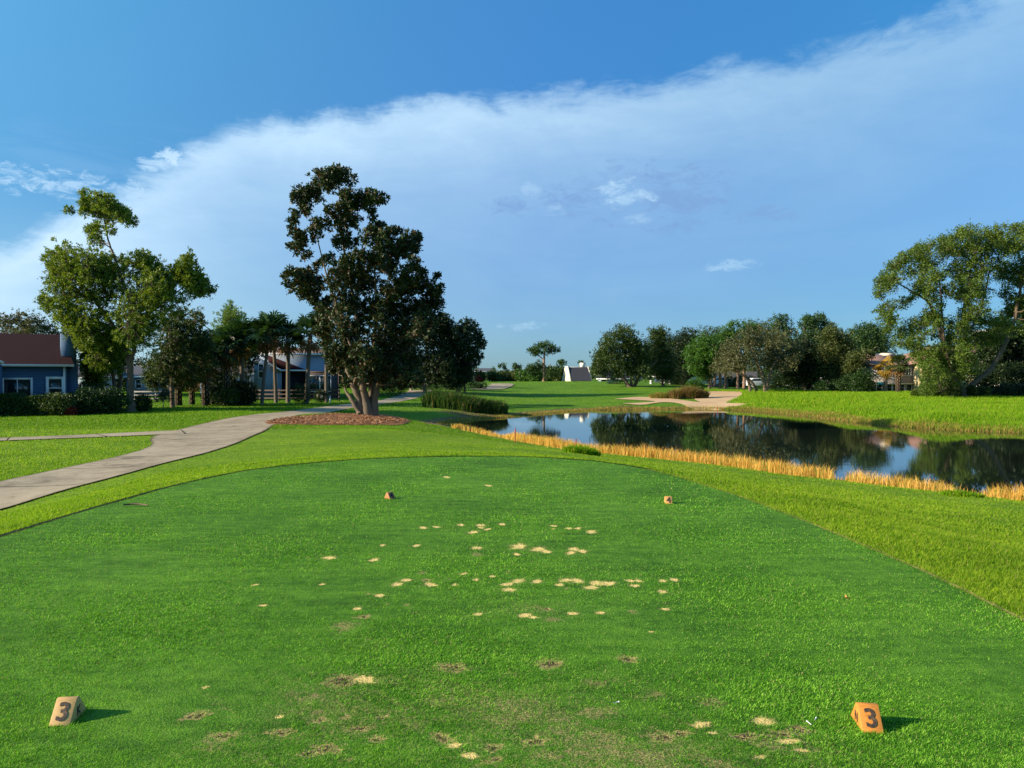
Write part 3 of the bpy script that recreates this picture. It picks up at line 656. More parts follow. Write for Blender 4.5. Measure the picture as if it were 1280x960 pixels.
def build_rough():
    mb = MB()
    x, y = sample_view(900000, 4.2, 34, p=0.55)
    ok = ~inside(TEE, x, y) & ~inside(SH, x, y); x, y = x[ok], y[ok]
    ok = mask_paths(x, y, rng.uniform(0, 1, len(x))**3*0.16) & ~inside(np.array(mulch_poly), x, y); x, y = x[ok], y[ok]
    dt = pdist(TEE, x, y); ds = pdist(SH, x, y)
    left = x < -11.2
    base = np.where(left, 0.06, 0.032) + 0.012*(x > 3.2)
    h = base*(0.7+0.5*rng.uniform(0, 1, len(x)))*(1+0.25*vn(x, y, 5)) * np.clip(0.6+dt*1.5, 0.75, 1)
    w = np.maximum(0.0045, y/(F*0.8)*0.75)
    z = height(x, y) - 0.012
    k = dt > np.where((x < 2.4), 0.07, 0.02); x, y, z, h, w = x[k], y[k], z[k], h[k], w[k]
    blades(mb, x, y, z, h, w, 0.8)
    # a denser fringe right along the tee's cut edge
    t = rng.uniform(0, 1, 26000); P = np.concatenate([TEE[:11], TEE[11:]]); seg = np.linalg.norm(np.diff(P, axis=0), axis=1); cs = np.concatenate([[0], np.cumsum(seg)])
    s_ = t*cs[-1]; xe = np.interp(s_, cs, P[:, 0]); ye = np.interp(s_, cs, P[:, 1]); ctr = np.array([-0.9, 7.0])
    dv = np.stack([xe-ctr[0], (ye-ctr[1])*0.6], 1); dv /= np.linalg.norm(dv, axis=1)[:, None]; o = rng.uniform(0.0, 0.10, len(t)) + np.where(xe < 2.4, 0.05, 0.0); xe = xe+dv[:, 0]*o; ye = ye+dv[:, 1]*o
    k = (ye > 2) ; xe, ye = xe[k], ye[k]
    blades(mb, xe, ye, height(xe, ye)-0.01, 0.034+0.02*rng.uniform(0, 1, len(xe)), np.maximum(0.005, ye/774*0.8), 0.5)
    tag(mb.build('rough_grass', m_rough), 'longer bright green grass on the slopes and lawns around the tee', 'grass', kind='stuff')
    # far lawn, fairway and hill
    mb = MB()
    x, y = sample_view(360000, 33, 145, p=0.6)
    ok = ~inside(SH, x, y) & mask_paths(x, y, 0.02) & ~inside(np.array(mulch_poly), x, y)
    for b in BK: ok &= ~inside(np.array(b), x, y)
    ok &= ~((x > 19) & (y > 40)); x, y = x[ok], y[ok]; ds = pdist(SH, x, y); k = ds > 1.2; x, y = x[k], y[k]
    h = np.where(x < -9, 0.08, 0.05)*(0.7+0.6*rng.uniform(0, 1, len(x)))*(1+0.3*vn(x, y, 2.2)); w = y/774*0.7
    blades(mb, x, y, height(x, y)-0.01, h, w, 0.8)
    tag(mb.build('fairway_grass', m_fair), 'mown grass of the fairway and far lawn', 'grass', kind='stuff')
build_rough()
m_lush = bladegrass('bank_blades', [(0.06,0.17,0.005),(0.145,0.29,0.008),(0.30,0.42,0.014)], 0.4, 0.15, (0.04, (0.42,0.33,0.08)))
m_gold = bladegrass('golden_reeds', [(0.42,0.21,0.04),(0.74,0.41,0.09),(0.92,0.60,0.17)], 0.3, 0.6, (0.16, (0.17,0.24,0.03)))
m_fringe = bladegrass('shore_fringe', [(0.14,0.12,0.02),(0.32,0.22,0.06),(0.50,0.34,0.11)], 0.3, 0.25, (0.3, (0.10,0.19,0.02)))
m_cord = bladegrass('cord_blades', [(0.018,0.05,0.010),(0.035,0.085,0.016),(0.08,0.14,0.03)], 0.25, 0.5, (0.06, (0.30,0.22,0.09)))
m_brown = bladegrass('brown_blades', [(0.08,0.045,0.02),(0.19,0.11,0.045),(0.32,0.20,0.09)], 0.25, 0.5, (0.25, (0.12,0.14,0.02)))
def build_bank():
    mb = MB(); x, y = sample_view(260000, 40, 104, 860, 1380, p=0.3)
    lush = (x > 19.5 + (y-70)*0.05); ok = lush & ~inside(SH, x, y); x, y = x[ok], y[ok]
    for b in BK:
        k = ~inside(np.array(b), x, y); x, y = x[k], y[k]
    h = (0.20+0.12*rng.uniform(0, 1, len(x)))*(1+0.3*vn(x, y, 1.1)); w = np.maximum(0.02, y/774*0.7)
    blades(mb, x, y, height(x, y)-0.02, h, w, 0.5)
    tag(mb.build('bank_grass', m_lush), 'tall unmown lime green grass on the far right bank of the pond', 'grass', kind='stuff')
    # golden reeds along the near shore
    mb = MB(); line = np.array([W(u, v, ZW)[:2] for u, v in shore_px[0:]]+[(14.5,15.5)])
    cs = np.concatenate([[0], np.cumsum(np.linalg.norm(np.diff(line, axis=0), axis=1))]); n = 46000
    s_ = rng.uniform(0, cs[-1], n); x = np.interp(s_, cs, line[:, 0]); y = np.interp(s_, cs, line[:, 1])
    off = rng.normal(0.0, 0.42, n); x = x + off*0.55; y = y + off*0.8
    u = x/y*F+640
    hf = np.interp(u, [560,590,625,645,700,730,760,800,850,1040,1046,1056,1062,1180,1205,1225,1240,1290], [.30,.32,.22,.40,.46,.40,.38,.48,.48,.42,.18,.18,.40,.36,.22,.20,.40,.44])
    keep = rng.uniform(0, 1, n) < np.interp(u, [540,575,600,630,645,1040,1046,1056,1062,1190,1205,1225,1240], [.2,.8,.45,.3,1,1,.25,.25,1,1,.25,.25,1]); keep &= (vn(x, y, 4.0)*0.6 + vn(x, y, 1.6)*.4 + rng.uniform(-.4, 1, n) > 0)
    x, y, hf = x[keep], y[keep], hf[keep]
    h = 0.86*hf*rng.uniform(0.4, 1.35, len(x))**1.3*(1+0.22*vn(x, y, 3)+0.15*vn(x, y, 11))
    blades2(mb, x, y, np.maximum(height(x, y), ZW-.2)-0.02, h, np.maximum(0.008, y/774*0.38), 0.45, 0.25)
    tag(mb.build('golden_reeds', m_gold), 'dry golden reeds along the near edge of the pond', 'reeds', kind='stuff')
    mb = MB(); line = np.array([W(u, v, ZW)[:2] for u, v in far_px]); cs = np.concatenate([[0], np.cumsum(np.linalg.norm(np.diff(line, axis=0), axis=1))]); n = 26000
    s_ = rng.uniform(0, cs[-1], n); x = np.interp(s_, cs, line[:, 0])+rng.normal(0.25, .35, n); y = np.interp(s_, cs, line[:, 1])+rng.normal(0.2, .45, n)
    h = rng.uniform(0.10, 0.30, n)*np.where(x > 20, 1.2, 0.7)
    blades(mb, x, y, np.maximum(height(x, y), ZW-.1)-0.01, h, y/774*0.6, 0.5)
    tag(mb.build('shore_fringe', m_fringe), 'thin brown and green waterside fringe along the far shore', 'reeds', kind='stuff')
build_bank()

def clump_blades(name, loc, rx, ry, h, n, m, label, cat, group=None, w=0.03, lean=0.6, droop=0.35):
    mb = MB(); r = np.sqrt(rng.uniform(0, 1, n)); th = rng.uniform(0, 2*PI, n); x = rx*r*np.cos(th); y = ry*r*np.sin(th)
    hh = h*rng.uniform(0.6, 1.1, n)*(1-0.35*r*r)
    z = height(x+loc[0], y+loc[1])-gz(loc[0], loc[1])
    blades2(mb, x, y, z-0.02, hh, np.full(n, w), lean, droop)
    o = mb.build(name, m); o.location = (loc[0], loc[1], gz(loc[0], loc[1])); tag(o, label, cat, group); return o
for k, (u, d, rx, h, lab) in enumerate([(546,61,1.1,1.75,'dark green cordgrass clump nearest the cart path, left end of its row'),(566,60,1.2,1.7,'tall dark green cordgrass clump, second from the left in its row'),(588,59.5,1.2,1.55,'dark green cordgrass clump in the middle of its row above the pond inlet'),(606,60,1.0,1.35,'cordgrass clump with paler tips, second from the right of its row'),(622,60,.75,1.25,'small yellowish cordgrass clump at the pond end of its row')]):
    p = at(u, d); clump_blades('cordgrass_clump', p, rx, 1.1, h, 2600, m_cord, lab, 'grass clump', 'cordgrass clumps on the left bank', 0.045)
for u, d, rx, h, lab, mm in [(826,86,1.2,.9,'low yellow green grass clump at left of the bunker planting',m_fringe),(846,85,.8,1.35,'brown fountain grass clump in the bunker, left of the tallest',m_brown),(862,85,.95,1.75,'large brown fountain grass clump in the middle of the bunker planting',m_brown),(877,85.5,.7,1.2,'drooping brown grass clump at the right end of the bunker planting',m_brown)]:
    clump_blades('fountain_grass', at(u, d), rx, 1.0, h, 2200, mm, lab, 'grass clump', 'grass clumps in the sand bunker', 0.05, 0.8)
p = ground(728, 567); clump_blades('waterside_shrub', (p[0], p[1]+.2, 0), 0.55, .35, 0.36, 1500, m_lush, 'small bright green leafy clump among the golden reeds', 'shrub', None, 0.03, 0.7)
p = ground(1212, 621); clump_blades('waterside_shrub', (p[0], p[1]+.25, 0), 0.5, .3, 0.2, 900, m_lush, 'low green patch of waterside plants near the right end of the reeds', 'shrub', None, 0.02, 0.9)

# ------------------------------------------------------------------ foliage / trees
def leaves(mb, P, D, L, Wd, spread=1.0):
    """one folded leaf quad per point P, growing roughly along D"""
    n = len(P); r = rng.normal(0, 1, (n, 3)); r /= np.linalg.norm(r, axis=1)[:, None]
    d = D + r*spread; d /= (np.linalg.norm(d, axis=1)[:, None]+1e-9)
    q = rng.normal(0, 1, (n, 3)); s = np.cross(d, q); s /= (np.linalg.norm(s, axis=1)[:, None]+1e-9); nn = np.cross(d, s)
    L = L*rng.uniform(0.7, 1.25, n)[:, None]; w = Wd*rng.uniform(0.75, 1.25, n)[:, None]
    mid = P + d*L*0.5 + nn*L*0.08
    V = np.stack([P, mid+s*w*0.5, P+d*L, mid-s*w*0.5], 1).reshape(-1, 3)
    mb.quads(V, np.arange(4*n).reshape(n, 4))

def tree(name, label, cat, base_px, D, clumps, limbs, mleaf, mbark, leaf=(0.2, 0.08), tufts=26, per=12, tuft_r=0.0, depth=0.7, group=None, r0=0.25, twigs=True, zb=None, flat=1.0, trunk_name='trunk', spread=1.0, fill=2.3, jit=1.0, dens=1.7, vert=1.0):
    """clumps (u, v, r px) and limbs [(u, v, r px / dy)] are turned to metres at distance D"""
    x0 = (base_px[0]-640)/F*D; z0 = gz(x0, D) if zb is None else zb
    vb = HZ + (CAM-z0)/D*F
    s = D/F
    root = empty(name, (x0, D, z0), label, cat, group)
    us = [c[0] for c in clumps]; uc = (min(us)+max(us))/2; hw = (max(us)-min(us))/2*s + 0.5
    def pt(u, v, y): return np.array([(u-640)/F*(D+y)-x0, y, CAM-z0-(v-HZ)/F*(D+y)])
    CL = []
    for c in clumps:
        u, v, r = c[:3]; t = (u-uc)*s/hw
        y = c[3] if len(c) > 3 else rng.uniform(-1, 1)*depth*hw*math.sqrt(max(0.08, 1-t*t*0.9))
        CL.append((pt(u, v, y), r*(D+y)/F*jit))
    extra = []
    A = np.array([c for c, r in CL]); RR = np.array([r for c, r in CL])
    for i in range(len(CL)):
        dd = np.hypot(A[:, 0]-A[i, 0], A[:, 2]-A[i, 2]); o_ = np.argsort(dd)[1:4]
        for j in o_:
            if j > i or i not in np.argsort(np.hypot(A[:, 0]-A[j, 0], A[:, 2]-A[j, 2]))[1:4]:
                if dd[j] < (RR[i]+RR[j])*1.7: extra.append(((A[i]+A[j])/2 + rng.normal(0, .25, 3)*RR[i]*np.array([.6, 1, .6]), (RR[i]+RR[j])*0.5))
    random.Random(5).shuffle(extra)
    CL = [(c, r*1.08) for c, r in CL + extra[:int(len(CL)*dens)]] if dens > 0 else CL
    tb = MB(); nodes = []
    for lb in limbs:
        P = catmull([(pt(u, v, dy) if v < base_px[1]-3 else np.array([(u-base_px[0])*s, dy, -0.15])) for u, v, dy, r in lb], 5)
        R = 0.72*np.interp(np.linspace(0, 1, len(P)), np.linspace(0, 1, len(lb)), [q[3] for q in lb])
        P[1:-1] += rng.normal(0, 1, P[1:-1].shape)*R[1:-1, None]*0.12
        tb.tube(P, R, 9)
        for a, b in zip(P[2:], R[2:]): nodes.append((a, b))
    order = sorted(range(len(CL)), key=lambda i: CL[i][0][2])
    fb = MB()
    for i in order:
        c, r = CL[i]
        best = min(nodes, key=lambda q: np.linalg.norm(q[0]-c) + 1.2*max(0, q[0][2]-c[2]+0.2) - q[1]*2)
        a, ra = best; dd = np.linalg.norm(c-a)
        if dd > 0.25:
            r1 = min(ra*0.7, 0.02+0.011*dd+0.01*r); m1 = a*0.6+c*0.4 + rng.normal(0, 0.08*dd, 3) - np.array([0, 0, 0.05*dd]); m2 = a*0.25+c*0.75 + rng.normal(0, 0.06*dd, 3)
            P = catmull([a, m1, m2, c], 3); R = np.linspace(r1, max(0.012, r1*0.35), len(P)); tb.tube(P, R, 5)
            for k in range(2, len(P)): nodes.append((P[k], R[k]))
        n = max(5, int(tufts*np.clip((r/(REFR*s))**1.3, .4, 1.5)*1.15))
        g = rng.normal(0, 1, (n, 3)); g /= np.linalg.norm(g, axis=1)[:, None]; rad = rng.uniform(0, 1, n)**(1/2.4)
        off = np.where(rng.uniform(0, 1, n)[:, None] < 0.5, g*rad[:, None], np.clip(rng.normal(0, 0.58, (n, 3)), -1.05, 1.05))*r*np.array([1.05, 1.05, 0.95*flat*vert]); E = c + off
        if twigs:
            for e in E[::2]: tb.tube([c, c*0.45+e*0.55+rng.normal(0, 0.04*r, 3), e], [0.018, 0.012, 0.006], 3)
        Pn = np.repeat(E, per, 0); Dn = np.repeat(g*0.7+np.array([0, 0, 0.25]), per, 0)
        Pn = Pn + rng.normal(0, 1, Pn.shape)*(tuft_r if tuft_r else leaf[0]*0.35)
        leaves(fb, Pn, Dn, leaf[0], leaf[1], spread)
    tb.build(trunk_name, M[mbark] if isinstance(mbark, str) else mbark, root, smooth=True)
    fb.build('crown', M[mleaf] if isinstance(mleaf, str) else mleaf, root)
    return root
REFR = 10.0
def L3(*p): return [(u, v, dy, r) for u, v, dy, r in p]

# big left tree
tree('broadleaf_tree', 'tall open green tree with a high tuft, on the lawn right of the blue house', 'tree', (163,515), 49,
 [(106,243,5),(118,250,7),(134,254,8),(146,262,8),(122,264,7),(104,260,6),(138,274,7),(155,270,7),(167,276,5),(88,264,4),(124,284,6),(112,288,4),(116,300,5),(126,302,5),(140,288,5),
  (76,318,12),(90,328,14),(110,335,16),(130,338,15),(150,342,16),(168,334,14),(180,322,7),(190,345,14),(70,342,12),(85,358,18),(110,366,20),(140,370,22),(165,370,20),(190,362,16),(62,380,10),(86,388,13),(108,400,16),(130,408,20),(160,405,22),(185,395,18),(203,382,12),(108,420,12),(178,428,16),(73,396,7),(150,432,14),(55,378,6),(110,440,11),(122,450,12),(136,448,12),(152,452,10),(112,425,11),(102,408,10),
  (213,348,8),(222,338,8),(236,324,8),(236,348,10),(250,354,9),(262,362,6),(212,366,8),(240,366,7),(228,350,7)],
 [L3((163,517,0,.42),(163,495,0,.30),(162,460,0,.26),(155,430,.2,.22),(138,402,.4,.16),(120,378,.3,.12),(100,350,.2,.06)),
  L3((162,462,0,.2),(168,420,-.3,.17),(160,370,-.3,.13),(145,325,-.1,.09),(136,300,0,.07),(130,265,0,.04)),
  L3((168,420,-.3,.13),(188,392,-.8,.1),(208,376,-.8,.07),(232,358,-.6,.05),(250,352,-.6,.03)),
  L3((155,430,.2,.12),(150,380,1.5,.09),(165,345,1.8,.05))],
 'leaf_left', 'bark', leaf=(0.16,0.06), tufts=38, per=18, depth=0.5, dens=1.8, jit=1.0, vert=1.35, spread=.8)
tree('broadleaf_tree', 'twin stemmed yellow green tree in shrubs right of the blue house chimney', 'tree', (143,512), 52,
 [(110,430,9),(120,425,12),(113,445,9),(128,440,14),(140,425,12),(118,460,12),(136,462,11),(110,460,8),(150,450,9),(112,475,8),(124,476,8)],
 [L3((141,514,0,.25),(143,490,0,.2),(140,465,0,.15),(122,440,0,.07)), L3((147,514,.3,.2),(149,490,.3,.16),(152,465,.4,.12),(148,440,.5,.06))],
 'leaf_left', 'bark', leaf=(0.15,0.07), tufts=32, per=13)
tree('broadleaf_tree', 'dark bushy tree between the tall left tree and the palm row', 'tree', (216,507), 57,
 [(205,402,11),(225,396,11),(242,408,12),(212,422,15),(238,430,15),(258,430,10),(203,450,14),(230,456,15),(255,455,12),(188,466,10),(246,392,6),(215,475,12),(240,478,12),(192,482,8)],
 [L3((216,509,0,.25),(215,480,0,.2),(220,440,0,.13),(226,405,0,.05))], 'leaf_oak', 'bark', leaf=(0.16,0.075), tufts=34, per=14)
tree('oak_tree', 'rounded green tree showing above the blue house roof at far left', 'tree', (30,500), 78,
 [(5,402,11),(20,399,11),(38,401,10),(55,408,9),(67,415,6),(30,412,11),(8,414,12),(75,420,4),(-15,408,14),(45,418,8)],
 [L3((30,503,0,.35),(28,450,0,.28),(25,415,0,.12))], 'leaf_grey', 'bark', leaf=(0.2,0.1), tufts=26, per=9)
tree('conifer_tree', 'bright yellow green pointed tree rising behind the palms', 'tree', (293,500), 84,
 [(288,380,5),(286,390,8),(296,392,7),(282,402,10),(298,404,10),(276,418,12),(294,418,13),(308,418,9),(272,436,13),(292,438,14),(312,436,12)],
 [L3((293,503,0,.3),(292,440,0,.2),(288,385,0,.05))], 'leaf_lime', 'bark', leaf=(0.2,0.06), tufts=32, per=14, spread=0.7)
# magnolia
mag = [(424,215,7),(409,220,7),(438,226,7),(396,220,6),(415,234,8),(432,242,8),(384,238,7),(372,248,7),(399,248,7),(456,243,7),(470,246,6),(480,249,5),(448,256,7),(464,260,6),(369,268,6),(383,264,7),(394,278,7),(414,262,6),(435,262,8),(368,288,6),(379,298,7),(395,298,5),(424,282,7),(445,278,8),(470,282,6),(484,288,7),(497,289,6),(514,296,7),(523,299,4),(365,307,4),(374,314,6),(419,303,6),(438,302,9),(459,298,9),(480,306,9),(500,309,9),(514,317,8),(520,330,7),(357,343,4),(371,340,6),(385,345,7),(375,355,7),(364,360,5),(395,330,5),(410,325,8),(430,328,10),(450,323,11),(470,329,11),(490,334,11),(508,345,10),(385,365,8),(400,355,9),(420,352,11),(440,354,12),(465,356,13),(490,360,13),(512,363,10),(530,355,8),(546,346,2.5),(548,361,6),(545,374,8),(395,377,8),(410,380,10),(430,380,12),(455,383,14),(480,386,14),(505,388,13),(525,385,11),(540,393,10),(405,398,8),(425,406,11),(448,410,14),(475,412,14),(500,415,14),(522,412,12),(408,424,7),(430,433,10),(455,438,13),(480,440,13),(505,442,13),(420,450,7),(442,456,8),(470,462,10),(495,465,11),(515,460,10),(434,478,4),(485,478,7),(412,440,8),(418,462,6),(428,452,8),(450,468,8),(460,478,6),(500,478,8),(520,475,8),(440,445,10),(398,412,6)]
tree('magnolia_tree', 'large dark magnolia with bronze leaf backs standing on the mulch bed', 'tree', (458,520), 42, mag,
 [L3((452,522,0,.42),(450,505,0,.3),(442,482,-.1,.23),(434,458,-.2,.18),(430,430,-.4,.13),(420,385,-.5,.09),(405,330,-.3,.05),(390,270,0,.03)),
  L3((460,522,0,.5),(456,500,0,.34),(451,470,-.1,.22),(449,430,0,.17),(440,360,0,.12),(428,300,0,.07),(424,235,0,.03)),
  L3((466,522,.1,.42),(468,500,.2,.27),(474,478,.3,.2),(486,458,.5,.15),(500,430,.6,.1),(520,385,.6,.05)),
  L3((460,521,.3,.3),(464,490,.5,.22),(466,450,.7,.17),(470,390,.8,.11),(468,330,.7,.06),(462,270,.5,.03)),
  L3((442,482,-.1,.12),(446,455,-.9,.11),(424,395,-1.0,.08),(417,368,-1.1,.05),(402,342,-1,.03)),
  L3((449,516,-.2,.2),(440,500,-.2,.16),(432,488,0,.09),(428,470,.2,.04))],
 'leaf_magnolia', 'bark_pale', leaf=(0.19,0.08), tufts=22, per=17, tuft_r=0.05, depth=0.6, jit=.97, dens=1.9)
# dark group behind the magnolia
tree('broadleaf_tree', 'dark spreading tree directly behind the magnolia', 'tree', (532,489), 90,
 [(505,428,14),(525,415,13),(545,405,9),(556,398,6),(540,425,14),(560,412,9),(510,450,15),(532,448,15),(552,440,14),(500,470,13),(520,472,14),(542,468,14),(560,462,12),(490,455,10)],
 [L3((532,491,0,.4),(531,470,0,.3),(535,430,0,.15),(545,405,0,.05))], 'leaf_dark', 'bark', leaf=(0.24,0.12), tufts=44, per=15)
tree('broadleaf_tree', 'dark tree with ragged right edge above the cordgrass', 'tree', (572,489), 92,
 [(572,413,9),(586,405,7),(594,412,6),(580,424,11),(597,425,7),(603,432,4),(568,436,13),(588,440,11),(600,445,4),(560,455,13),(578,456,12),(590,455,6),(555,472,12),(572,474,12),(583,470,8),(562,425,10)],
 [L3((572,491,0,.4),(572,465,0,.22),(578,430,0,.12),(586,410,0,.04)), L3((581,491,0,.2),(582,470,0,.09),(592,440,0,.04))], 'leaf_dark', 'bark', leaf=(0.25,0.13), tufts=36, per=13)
def shrub(label, u, d, w, h, mleaf, cat='shrub', name='shrub', group=None, n=2600, leaf=(0.13,0.065), dy=None, yo=0):
    x, y, z = at(u, d); mb = MB(); ly = dy if dy else min(w*0.45, 1.0)
    k = max(3, int(w*1.4)); cs = [(rng.uniform(-w/2+h*0.3, w/2-h*0.3) if w > h else 0, rng.uniform(-ly, ly)*0.5, h*rng.uniform(0.35, 0.62)) for _ in range(k)]
    if w > h: cs[0] = (-w/2+h*.38, 0, h*.45); cs[1] = (w/2-h*.38, 0, h*.45)
    P = []; Dn = []
    for c in cs:
        m_ = n//k; g = rng.normal(0, 1, (m_, 3)); g /= np.linalg.norm(g, axis=1)[:, None]; r = rng.uniform(0.25, 1, m_)**0.5
        bump = 1+0.12*np.sin(g[:, 0]*7+c[0]*3)*np.sin(g[:, 2]*6)
        P.append(np.array(c)+g*(r*bump)[:, None]*np.array([h*0.5, min(ly, h*.55), h*0.5])); Dn.append(g*0.6)
    P = np.concatenate(P); P[:, 2] = np.abs(P[:, 2]); leaves(mb, P, np.concatenate(Dn), leaf[0], leaf[1], 1.0)
    o = mb.build(name, M[mleaf]); o.location = (x, y+yo, z); tag(o, label, cat, group); return o
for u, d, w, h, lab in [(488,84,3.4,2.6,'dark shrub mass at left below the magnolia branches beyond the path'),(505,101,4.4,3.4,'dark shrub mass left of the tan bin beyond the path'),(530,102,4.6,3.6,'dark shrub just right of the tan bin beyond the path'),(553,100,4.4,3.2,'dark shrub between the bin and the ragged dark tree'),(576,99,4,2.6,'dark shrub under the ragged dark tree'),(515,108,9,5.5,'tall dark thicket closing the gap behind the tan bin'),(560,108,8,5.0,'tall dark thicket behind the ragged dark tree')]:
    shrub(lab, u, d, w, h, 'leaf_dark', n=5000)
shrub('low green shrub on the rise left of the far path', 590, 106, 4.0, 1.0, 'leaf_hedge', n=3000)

# palms
def fan_leaf(mb, c, dirv, size, k=11, droop=0.35):
    d = np.array(dirv, float); d /= np.linalg.norm(d); up = np.array([0, 0, 1.0]); s = np.cross(d, up); ns = np.linalg.norm(s)
    s = s/ns if ns > 1e-3 else np.array([1., 0, 0]); tw = rng.uniform(-.5, .5); nn = np.cross(s, d); s = s*math.cos(tw)+nn*math.sin(tw)
    stem = c + d*size*0.55; nn = np.cross(s, d)
    mb.tube([c, stem], [0.03, 0.018], 3)
    for q in range(k):
        a = (q/(k-1)-0.5)*3.6; bd = d*math.cos(a)+s*math.sin(a); L = size*0.62*(1-0.18*abs(a)/1.8)*rng.uniform(.85, 1.1)
        wv = np.cross(bd, nn); wv /= np.linalg.norm(wv)+1e-9; w = size*0.05
        m1 = stem+bd*L*0.55; tip = stem+bd*L - up*droop*L*rng.uniform(0.4, 1.1)
        mb.quads([stem, m1+wv*w, tip, m1-wv*w], [(0, 1, 2, 3)])
def palm(label, base_px, D, top_v, crown=1.7, r=0.17, lean=0.0, dead=14, boots=False, nf=34, name='palm_tree', fm='frond', dm='frond_dead', trunk_m='bark_palm', group='palms in front of the second house'):
    x, y, z = at(base_px, D); root = empty(name, (x, y, z), label, 'palm', group)
    vb = HZ+(CAM-z)/D*F; H = (vb-top_v)*D/F - crown*0.75; lx = lean*D/F
    tb = MB(); P = catmull([(0,0,-.1),(lx*.25,0,H*.35),(lx*.6,.05,H*.7),(lx,0,H)], 5)
    R = r*(1+0.25*np.exp(-np.linspace(0, 6, len(P)))); tb.tube(P, R, 9); tb.build('trunk', M['trunk_dark' if boots else trunk_m], root, smooth=True)
    if boots:
        bb = MB(); k = 0
        for zz in np.arange(0.12, H, 0.2):
            for q in range(4):
                a = k*0.785+q*2*PI/4; cx = np.interp(zz, P[:, 2], P[:, 0])
                c = np.array([cx+math.cos(a)*r*.8, math.sin(a)*r*.8, zz]); e = c+np.array([math.cos(a+.5)*.10, math.sin(a+.5)*.10, .26]); bb.tube([c, e], [0.05, 0.022], 4)
            k += 1
        bb.build('leaf_base', M['boots'], root)
    top = np.array([lx, 0, H]); fb = MB()
    for i in range(nf):
        a = rng.uniform(0, 2*PI); e = rng.uniform(-0.35, 1.35); fan_leaf(fb, top+np.array([0, 0, rng.uniform(-.2, .2)]), (math.cos(a)*math.cos(e), math.sin(a)*math.cos(e), math.sin(e)), crown*rng.uniform(.8, 1.1))
    fb.build('crown', M[fm], root)
    if dead:
        db = MB()
        for i in range(dead):
            a = rng.uniform(0, 2*PI); e = rng.uniform(-1.35, -0.5); fan_leaf(db, top-np.array([0, 0, .15]), (math.cos(a)*math.cos(e), math.sin(a)*math.cos(e), math.sin(e)), crown*rng.uniform(.6, .85), 8, 0.2)
        db.build('dead_fronds', M[dm], root)
    return root
palm('stout palm with old leaf bases on its trunk, leftmost in the palm row', 223, 60, 425, 1.9, .24, 0, 16, True)
palm('stubby dark palm second from the left in the row', 240, 62, 448, 1.6, .2, 0, 12, True)
palm('short palm with pale leaf bases left of the fan palm thicket', 257, 60, 430, 1.9, .26, -2, 18, True)
palm('low palm with hanging brown fronds in the thicket beside the conifer', 283, 61, 412, 2.0, .22, 0, 20, True)
palm('tall palm rising above the middle of the fan palm thicket', 303, 63, 402, 2.1, .18, -2, 12)
palm('leaning palm whose thin dark trunk stands at the left end of the rail fence', 327, 62, 396, 2.0, .13, 10, 14)
palm('tall palm with broad crown above the maroon porch roof', 345, 66, 394, 1.9, .14, -4, 10)
palm('palm with straight grey trunk left of the screened porch', 360, 66, 404, 1.8, .17, 0, 10)
palm('palm with leaning grey trunk before the screened porch', 383, 65, 398, 1.9, .18, 5, 14)
palm('palm beside the magnolia with its trunk before the upstairs window', 408, 68, 385, 1.8, .15, 0, 8)
shrub('dark green fan palm thicket under the palms at the left end of the rail fence', 300, 60, 2.2, 2.0, 'leaf_dark', n=3500, leaf=(.3,.06))
shrub('short dark shrub between the boot palms', 268, 62, 1.8, 1.5, 'leaf_dark', n=2000, leaf=(.25,.06))
shrub('yellow green low shrub at the foot of the thicket', 283, 58.5, 1.6, 1.4, 'leaf_oak', n=1800, leaf=(.2,.05))
shrub('small vine shrub at the rail fence in front of the screened porch', 376, 63, .7, 1.6, 'leaf_hedge', n=1200)

# hedge and shrubs at the blue house
def hedge():
    x0, _, z0 = at(-60, 44.5); x1 = at(66, 44.5)[0]; mb = MB(); n = 26000; H = 1.2
    x = rng.uniform(x0, x1, n); y = rng.uniform(-.7, .7, n); z = H*rng.uniform(0, 1, n)**0.6*(1+0.08*np.sin(x*2.1)+.05*np.sin(x*5))
    leaves(mb, np.stack([x-x0, y, z], 1), np.stack([np.zeros(n), np.sign(y)*.4-.2, np.full(n, .5)], 1), .11, .06)
    o = mb.build('hedge', M['leaf_hedge']); o.location = (x0, 44.5, z0); tag(o, 'long clipped dark hedge in front of the blue house windows', 'hedge')
hedge()
shrub('rounded olive shrub at the right end of the hedge below the small window', 72, 44.2, 1.6, 1.35, 'leaf_oak', n=3500)
shrub('small red leaved shrub beside the hedge end', 89, 44, 0.6, .55, 'red_leaf', n=600, leaf=(.09,.05))
shrub('low grey green shrub behind the red leaved shrub', 97, 46, 1.4, 1.3, 'leaf_hedge', n=2500)
shrub('dark rounded shrub in the middle of the group left of the tall tree', 118, 46, 1.9, 1.6, 'leaf_hedge', n=4500)
shrub('dark shrub just left of the tall tree trunk', 141, 46.5, 1.7, 1.5, 'leaf_hedge', n=4000)
shrub('clipped green hedge block behind the shrub group', 112, 50, 2.8, 2.0, 'leaf_hedge', n=5000)
shrub('dark shrub just right of the tall tree trunk', 178, 50, 1.0, 1.2, 'leaf_hedge', n=2000)
tree('sapling', 'small young tree standing alone on the lawn before the palm row', 'tree', (204,512), 52, [(204,494,6),(198,498,5),(210,498,5),(204,490,4)], [L3((204,514,0,.04),(204,500,0,.03),(204,490,0,.02))], 'leaf_dark', 'bark', leaf=(.12,.06), tufts=16, per=9)

